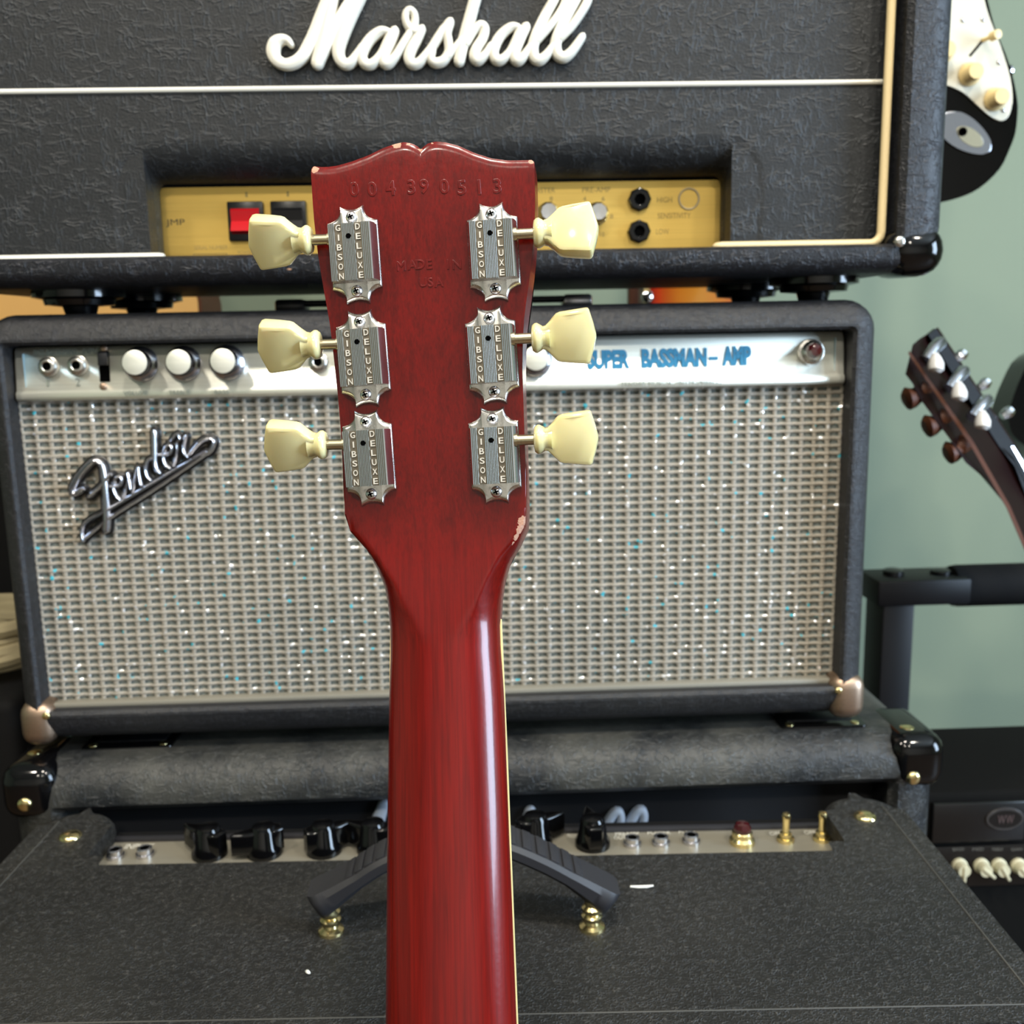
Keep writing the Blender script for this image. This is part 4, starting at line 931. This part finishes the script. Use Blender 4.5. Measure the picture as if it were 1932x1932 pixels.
mb = MB(); mb.prism([(p.x, p.y) for p in q], 0.0, 0.0022, 0.0008, 2, fr((0, SY, 0))); pgo = emit('pickguard', mb, M['pickguard'], Sg, label='off white pickguard')
YP = SY-0.0022
for kx, ky in ((1828, 141), (1876, 188), (1776, 100)):
    p = at_y(kx, ky, YP); mb = MB(); mb.lathe([(0.0108, 0), (0.0108, 0.0025), (0.0086, 0.005), (0.0076, 0.014), (0.0070, 0.0150), (0.0001, 0.0152)], fr((p.x, YP, p.z)), 20); emit('control_knob', mb, M['aged_knob'], pgo)
p = at_y(1851, 80, YP); mb = MB(); mb.rbox(-0.016, 0.002, -0.0012, 0.0012, 0, 0.0004, 0, 1, fr((p.x, YP, p.z)) @ Matrix.Rotation(R(50), 4, 'Z'), 0); sl = emit('selector_slot', mb, M['void'], pgo)
mb = MB(); mb.lathe([(0.0022, 0), (0.002, 0.010), (0.0046, 0.012), (0.0042, 0.02), (0.0001, 0.0205)], fr((p.x+0.002, YP, p.z+.002)) @ Matrix.Rotation(R(12), 4, 'Y'), 14); emit('selector_tip', mb, M['aged_knob'], sl)
for kx, ky in ((1817, 38), (1855, 37), (1885, 118), (1893, 208)):
    p = at_y(kx, ky, YP); mb = MB(); dome(mb, (p.x, YP, p.z), 0.0024, 0.0012); emit('screw', mb, M['chrome'], pgo)
ja = at_y(1772, 222, SY); jb = at_y(1868, 285, SY); jc = (ja+jb)/2; L_ = (jb-ja).length/2; ang = math.atan2(jb.z-ja.z, jb.x-ja.x)
mj = fr((jc.x, SY, jc.z)) @ Matrix.Rotation(ang, 4, 'Z'); el = [(L_*math.cos(2*math.pi*k/32), 0.0150*math.sin(2*math.pi*k/32)*(1-0.2*math.cos(2*math.pi*k/32))) for k in range(32)]
mb = MB(); mb.prism(el, 0, 0.0022, 0.0012, 3, mj); jp = emit('jack_plate', mb, M['dull_chrome'], Sg, label='chrome boat shaped jack plate')
mb = MB(); el2 = [(0.005+0.0155*math.cos(2*math.pi*k/24), 0.0072*math.sin(2*math.pi*k/24)) for k in range(24)]; mb.prism(el2, 0.0008, 0.0026, 0.0004, 1, mj); emit('jack_recess', mb, M['shaft'], jp)
mb = MB(); mb.lathe([(0.0042, 0.0024), (0.0042, 0.0034), (0.0026, 0.0036), (0.0026, 0.0026), (0.0001, 0.0026)], mj @ T(-0.004, 0, 0), 16); emit('jack_socket', mb, M['void'], jp)
mb = MB(); mb.rbox(at_y(1560, 0, SY).x, at_y(1640, 0, SY).x, SY-0.012, SY+0.012, at_y(1600, -260, SY).z-0.02, 1.25, 0.008, 3); nk = emit('neck', mb, M['spruce'], Sg)
mb = MB(); p = at_y(1902, 135, SY+0.019); mb.lathe([(0.006, 0), (0.003, 0.003), (0.003, 0.006), (0.0065, 0.008), (0.006, 0.0105), (0.0001, 0.011)], T(p.x-0.008, SY+0.019, p.z) @ Matrix.Rotation(R(90), 4, 'Y'), 14); emit('strap_button', mb, M['chrome'], Sg)

# ------------------------------------------------------------------ dark guitar on the rack, right edge
HD = 0.95
def hq(px_, py_, dd=0.0): return at_d(px_, py_, HD+dd)
Hg = thing('electric_guitar', 'dark maroon guitar headstock with chrome tuners leaning over the black rack', 'guitar', T(*hq(1932, 1010)))
def slab(mb, pts2, da, db, th=0.012):   # outline in pixels with its own depth gradient, given thickness along the sight
    v = [hq(x, y, d) for x, y, d in pts2]; n_ = len(v); off = (RIGHT*da+UP*db+FWD*th); f = [tuple(range(n_)), tuple(range(n_, 2*n_))[::-1]] + [(i, (i+1) % n_, n_+(i+1) % n_, n_+i) for i in range(n_)]
    mb.add(v+[p+off for p in v], f); return mb
mb = MB(); slab(mb, [(1757, 628, 0.05), (1722, 650, 0), (1708, 706, -.01), (1722, 724, -.01), (1738, 756, -.01), (1790, 826, -.01), (1822, 873, -.01), (1858, 903, -.01), (1895, 950, 0), (1925, 1010, 0.0), (1965, 1100, 0.0), (2010, 1100, .02), (1945, 930, .03), (1912, 862, .04), (1888, 838, .05)], 0.012, 0.008); emit('headstock', mb, M['maroon'], Hg)
mb = MB(); slab(mb, [(1766, 620, 0.03), (1752, 632, 0.025), (1885, 842, 0.025), (1915, 880, 0.02), (1990, 1080, .02), (2020, 1080, .03), (1935, 870, .03), (1905, 828, 0.03)], 0.002, 0.002); emit('face_edge', mb, M['steel_black'], Hg)
mb = MB(); slab(mb, [(1716, 662, -.014), (1714, 668, -.014), (1830, 838, -.014), (1900, 960, -.012), (1960, 1100, -.012), (1966, 1096, -.012), (1906, 955, -.012), (1836, 832, -.014)], 0.0005, 0.0005, 0.002); emit('binding', mb, M['brown_wood'], Hg)
for i, (x, y) in enumerate(((1768, 652), (1812, 706), (1856, 760))):
    mb = MB(); mb.tube([hq(x-22, y+28, 0.0), hq(x-8, y+8, .005), hq(x+4, y-4, .01), hq(x+10, y-8, .012)], [0.006, 0.0062, 0.0068, 0.005], 10); emit('tuner_housing', mb, M['dull_chrome'], Hg)
    mb = MB(); mb.tube([hq(x-4, y+16, -.02), hq(x-3, y+26, -.022), hq(x-2, y+36, -.024), hq(x-2, y+46, -.025), hq(x-3, y+50, -.025)], [0.003, 0.0058, 0.0074, 0.0070, 0.004], 10); emit('tuner_button', mb, plain('pearl_button', S((226, 224, 220)), 0.25), Hg)
    mb = MB(); mb.tube([hq(x+34, y+26, .06), hq(x+46, y+18, .06), hq(x+52, y+12, .06)], [0.004, 0.0065, 0.005], 8); emit('string_post', mb, M['chrome'], Hg)
for x, y in ((1720, 748), (1758, 800), (1798, 850)):
    mb = MB(); mb.tube([hq(x+26, y-18, 0), hq(x+12, y-4, 0), hq(x+2, y+2, 0), hq(x-8, y+4, 0), hq(x-14, y+6, 0)], [0.009, 0.008, 0.010, 0.0115, 0.007], 10); emit('far_tuner', mb, M['brown_wood'], Hg)  # brown colour stands in for reflections in these tuners
for k in range(2):
    mb = MB(); mb.tube([hq(1908+k*3, 842, .02), hq(1990+k*14, 990, .02)], 0.0006, 5); emit('string', mb, M['chrome'], Hg)
# black instrument at the very edge of the frame
Eg = thing('electric_guitar', 'plain black curved guitar body just entering the right edge behind the maroon headstock', 'guitar', T(*at_d(2000, 830, 1.12)))
mb = MB(); q, _ = catmull([(1902, 790), (1908, 760), (1928, 708), (1960, 660), (2040, 640), (2120, 700), (2130, 790), (2080, 850), (2010, 870), (1950, 850), (1912, 822), (1902, 790)], 1.0, 3)
v = [at_d(p.x, p.y, 1.13) for p in q[:-1]]; n_ = len(v); off = FWD*0.045
mb.add(v+[p+off for p in v], [tuple(range(n_)), tuple(range(n_, 2*n_))[::-1]]+[(i, (i+1) % n_, n_+(i+1) % n_, n_+i) for i in range(n_)]); emit('body', mb, M['gloss_black'], Eg)
mb = MB(); mb.rbox(at_d(2030, 640, 1.15).x-0.02, at_d(2030, 640, 1.15).x+0.02, at_d(2030, 640, 1.15).y-0.01, at_d(2030, 640, 1.15).y+0.01, at_d(2030, 660, 1.15).z, 1.1, 0.006, 2); emit('neck', mb, M['maroon'], Eg)

# ------------------------------------------------------------------ black guitar rack
RY = 0.30
a = at_y(1662, 1092, RY); b = at_y(1726, 1092, RY)
Rk = thing('guitar_rack', 'black steel guitar rack with a foam padded bar, right of the stack', 'rack', T((a.x+b.x)/2, RY+0.03, FLOOR))
x0, x1 = at_y(1664, 1200, RY).x, at_y(1724, 1200, RY).x; zt_ = at_y(1700, 1143, RY).z
mb = MB(); mb.rbox(x0, x1, RY, RY+0.05, FLOOR+0.001, zt_+0.004, 0.003, 2); emit('post', mb, M['steel_black'], Rk)
p0_ = at_y(1656, 1146, RY-0.004); p1_ = at_y(1835, 1092, RY-0.004)
mb = MB(); mb.rbox(p0_.x, p1_.x, RY-0.004, RY+0.054, p0_.z, p1_.z, 0.003, 2); emit('bracket', mb, M['steel_black'], Rk)
pc = at_y(1880, 1114, RY); mb = MB(); rad = 0.0235
mb.lathe([(0.016, -0.002), (rad*.96, 0.0), (rad, 0.006), (rad, 0.34)], T(at_y(1815, 1114, RY).x, RY+0.025, pc.z) @ Matrix.Rotation(R(90), 4, 'Y'), 24); emit('foam_bar', mb, M['foam'], Rk, label='black foam padded bar')
for kx, ky in ((1688, 1078), (1778, 1078)):
    p = at_y(kx, 1094, RY+0.02); mb = MB(); mb.lathe([(0.004, -0.002), (0.004, 0.002), (0.0115, 0.003), (0.0115, 0.010), (0.008, 0.0115), (0.0001, 0.0118)], T(p.x, RY+0.025, p.z), 10); emit('clamp_knob', mb, M['black'], Rk)

# ------------------------------------------------------------------ black amplifier standing lower right
AY = 0.13
ez = at_y(1850, 1494, AY).z; ex = at_y(1790, 1600, AY).x
Ra = thing('practice_amplifier', 'black amplifier with a small oval badge and ivory knobs, at the lower right edge', 'amplifier', T(ex+0.25, AY+0.12, FLOOR))
mb = MB(); mb.rbox(ex-0.028, ex+0.55, AY, AY+0.155, FLOOR+0.002, ez, 0.006, 3); emit('cabinet', mb, plain('black_carpet', S((10, 10, 9)), 0.9, spec=0.15, var=0.3, vscale=200), Ra)
mb = MB(); z0_ = at_y(1850, 1668, AY).z; z1_ = at_y(1850, 1592, AY).z; mb.rbox(ex-0.02, ex+0.54, AY-0.004, AY+0.002, z0_, z1_, 0.001, 2); ap = emit('control_strip', mb, M['black'], Ra)
mb = MB(); za = at_y(1850, 1590, AY).z; mb.rbox(ex-0.02, ex+0.07, AY-0.006, AY+0.002, za+0.004, ez-0.008, 0.002, 2); emit('front_board', mb, M['black'], Ra)
bc = at_y(1892, 1541, AY-0.003); mb = MB(); bd_ = fr((bc.x, AY-0.0055, bc.z))
ov = lambda a, b_: [(a*math.cos(2*math.pi*k/28), b_*math.sin(2*math.pi*k/28)) for k in range(28)]
mb.prism(ov(0.0185, 0.0112), 0, 0.0022, 0.0008, 2, bd_); bg_ = emit('oval_badge', mb, plain('grey_badge_rim', S((50, 47, 46)), 0.5), Ra, label='dark oval badge')
mb = MB(); mb.prism(ov(0.0160, 0.0090), 0.0018, 0.0026, 0.0002, 1, bd_); emit('badge_field', mb, M['black'], bg_)
mb = MB()
for s_, dx_ in (('W', -0.004), ('W', 0.004)): mb.text(s_, 0.0085, 0.0075, 0.0006, bd_ @ T(dx_, 0, 0.0025))
emit('badge_mark', mb, plain('dull_rose_mark', S((80, 66, 66)), 0.5), bg_)
for i, kx in enumerate((1809, 1850, 1883, 1920)):
    p = at_y(kx, 1632, AY-0.004); mb = MB(); mb.lathe([(0.0076, 0), (0.0076, 0.003), (0.0066, 0.004), (0.0060, 0.012), (0.0001, 0.0125)], fr((p.x, AY-0.004, p.z)), 16); kn = emit('control_knob', mb, M['beige_knob'], ap)
    mb = MB(); mb.rbox(-0.0016, 0.0016, -0.011, 0.005, 0.004, 0.0135, 0.001, 2, fr((p.x, AY-0.004, p.z)) @ Matrix.Rotation(R((0, 50, 30, 40)[i]), 4, 'Z')); emit('pointer', mb, M['beige_knob'], kn)
for s_, kx in (('BASS', 1808), ('MID', 1845), ('TREBLE', 1881), ('GAIN', 1918)):
    p = at_y(kx, 1602, AY-0.004); mb = MB(); mb.text(s_, 0.003, 0.011, 0.0002, fr((p.x, AY-0.0042, p.z))); emit('printed_lettering', mb, plain('dim_print', S((92, 90, 84)), 0.6), ap)

# ------------------------------------------------------------------ left edge: black cabinet with coiled cord
LY = 0.06
lx = at_y(26, 1330, LY).x; lz = at_y(15, 1325, LY).z
mb = MB(); mb.rbox(lx-0.45, lx, LY, LY+0.21, FLOOR+0.001, lz, 0.01, 3)
Lc = emit('equipment_case', mb, M['black_matte'], label='plain black equipment case at the left edge beside the stack', cat='case')
for j, (rr_, dz, dxx) in enumerate(((0.070, 0.010, 0.0), (0.062, 0.026, -0.006), (0.072, 0.043, 0.003))):
    if j: continue
cd = MB(); pts = []
for k in range(150):
    a_ = 2*math.pi*k/24; rr_ = 0.066+0.006*math.sin(k*0.31); pts.append((lx-0.075+rr_*math.cos(a_), LY+0.10+rr_*math.sin(a_), lz+0.0095+0.0062*k/24+0.001*math.sin(k*.7)))
cd.tube(pts, 0.0072, 8); emit('coiled_cord', cd, M['beige_cloth'], label='coil of beige cord lying on the black case at the left edge', cat='cord')
mb = MB(); l2 = at_y(22, 900, 0.29).x
mb.rbox(l2-0.5, l2, 0.29, 0.46, FLOOR+0.001, at_y(10, 735, 0.29).z, 0.01, 3); emit('tall_case', mb, M['black_matte'], label='tall black case standing behind the coiled cord at the left edge', cat='case')

# ------------------------------------------------------------------ instruments glimpsed between the two heads
TY = 0.52
tx = at_y(372, 560, TY).x
Ag = thing('acoustic_guitar', 'tan acoustic guitar top glimpsed between the two amplifier heads, at the left', 'guitar', T(tx-0.19, TY+0.05, 0.05))
def guitar_outline(xr_, zc, wl, wu, h):
    L = [(0, -h*.5), (wl*.3, -h*.49), (wl*.46, -h*.36), (wl*.5, -h*.2), (wl*.43, -h*.03), (wu*.40, h*.12), (wu*.46, h*.28), (wu*.42, h*.42), (wu*.22, h*.495), (0, h*.5)]
    L = L + [(-x, z) for x, z in L[-2:0:-1]]; q, _ = catmull(L+[L[0]], 1.0, 3)
    return [(xr_-wl*.5+p.x, zc+p.y) for p in q[:-1]]
zc_ = at_y(372, 570, TY).z+0.10
mb = MB(); mb.prism(guitar_outline(tx+0.004, zc_, 0.39, 0.29, 0.50), -0.10, -0.002, 0, 1, fr((0, TY, 0))); emit('side', mb, M['brown_wood'], Ag)
mb = MB(); mb.prism(guitar_outline(tx, zc_, 0.385, 0.285, 0.495), -0.004, 0.0, 0.001, 2, fr((0, TY, 0))); emit('soundboard', mb, M['spruce'], Ag, label='tan spruce soundboard')
mb = MB(); mb.rbox(tx-0.225, tx-0.165, TY-0.004, TY+0.02, zc_+0.2, zc_+0.62, 0.006, 2); emit('neck', mb, M['brown_wood'], Ag)
OY = 0.46
ox0, ox1 = at_y(1226, 550, OY).x, at_y(1418, 550, OY).x
Og = thing('electric_guitar', 'orange sunburst guitar body glimpsed between the two amplifier heads, at the right', 'guitar', T((ox0+ox1)/2, OY, 0.1))
def og(x0_, x1_, infl): return rrect(x0_-infl, x1_+infl, 0.10, 0.46, 0.06, 8)
mb = MB(); mb.prism(og(ox0, ox1, 0.006), -0.045, -0.004, 0, 1, fr((0, OY, 0))); emit('back', mb, M['brown_wood'], Og)
mb = MB(); mb.prism(og(ox0, ox1, 0.0065), -0.004, 0.0, 0, 1, fr((0, OY, 0))); emit('binding', mb, M['binding'], Og)
mb = MB(); mb.prism(og(ox0, ox1, 0.0), -0.002, 0.004, 0.003, 3, fr((0, OY, 0))); emit('top', mb, M['sunburst'], Og, label='orange sunburst top')
p = at_y(1222, 560, OY-0.005); mb = MB(); mb.lathe([(0.007, 0), (0.007, 0.004), (0.004, 0.006), (0.0001, 0.0065)], fr((p.x, OY-0.002, p.z)), 14); emit('strap_button', mb, M['chrome'], Og)
mb = MB(); mb.rbox((ox0+ox1)/2-0.025, (ox0+ox1)/2+0.025, OY-0.006, OY+0.02, 0.44, 0.95, 0.006, 2); emit('neck', mb, M['maroon'], Og)
px0, px1 = at_y(1187, 550, 0.6).x, at_y(1214, 550, 0.6).x
mb = MB(); mb.rbox(px0, px1, 0.60, 0.62, FLOOR+0.001, 0.9, 0.003, 2); emit('wooden_post', mb, M['brown_wood'], label='dark brown wooden post left of the sunburst guitar', cat='post')

# ------------------------------------------------------------------ lift everything so the floor is at zero
bpy.context.view_layer.update()
for o in list(COL.objects):
    if o.parent is None: o.location.z -= FLOOR
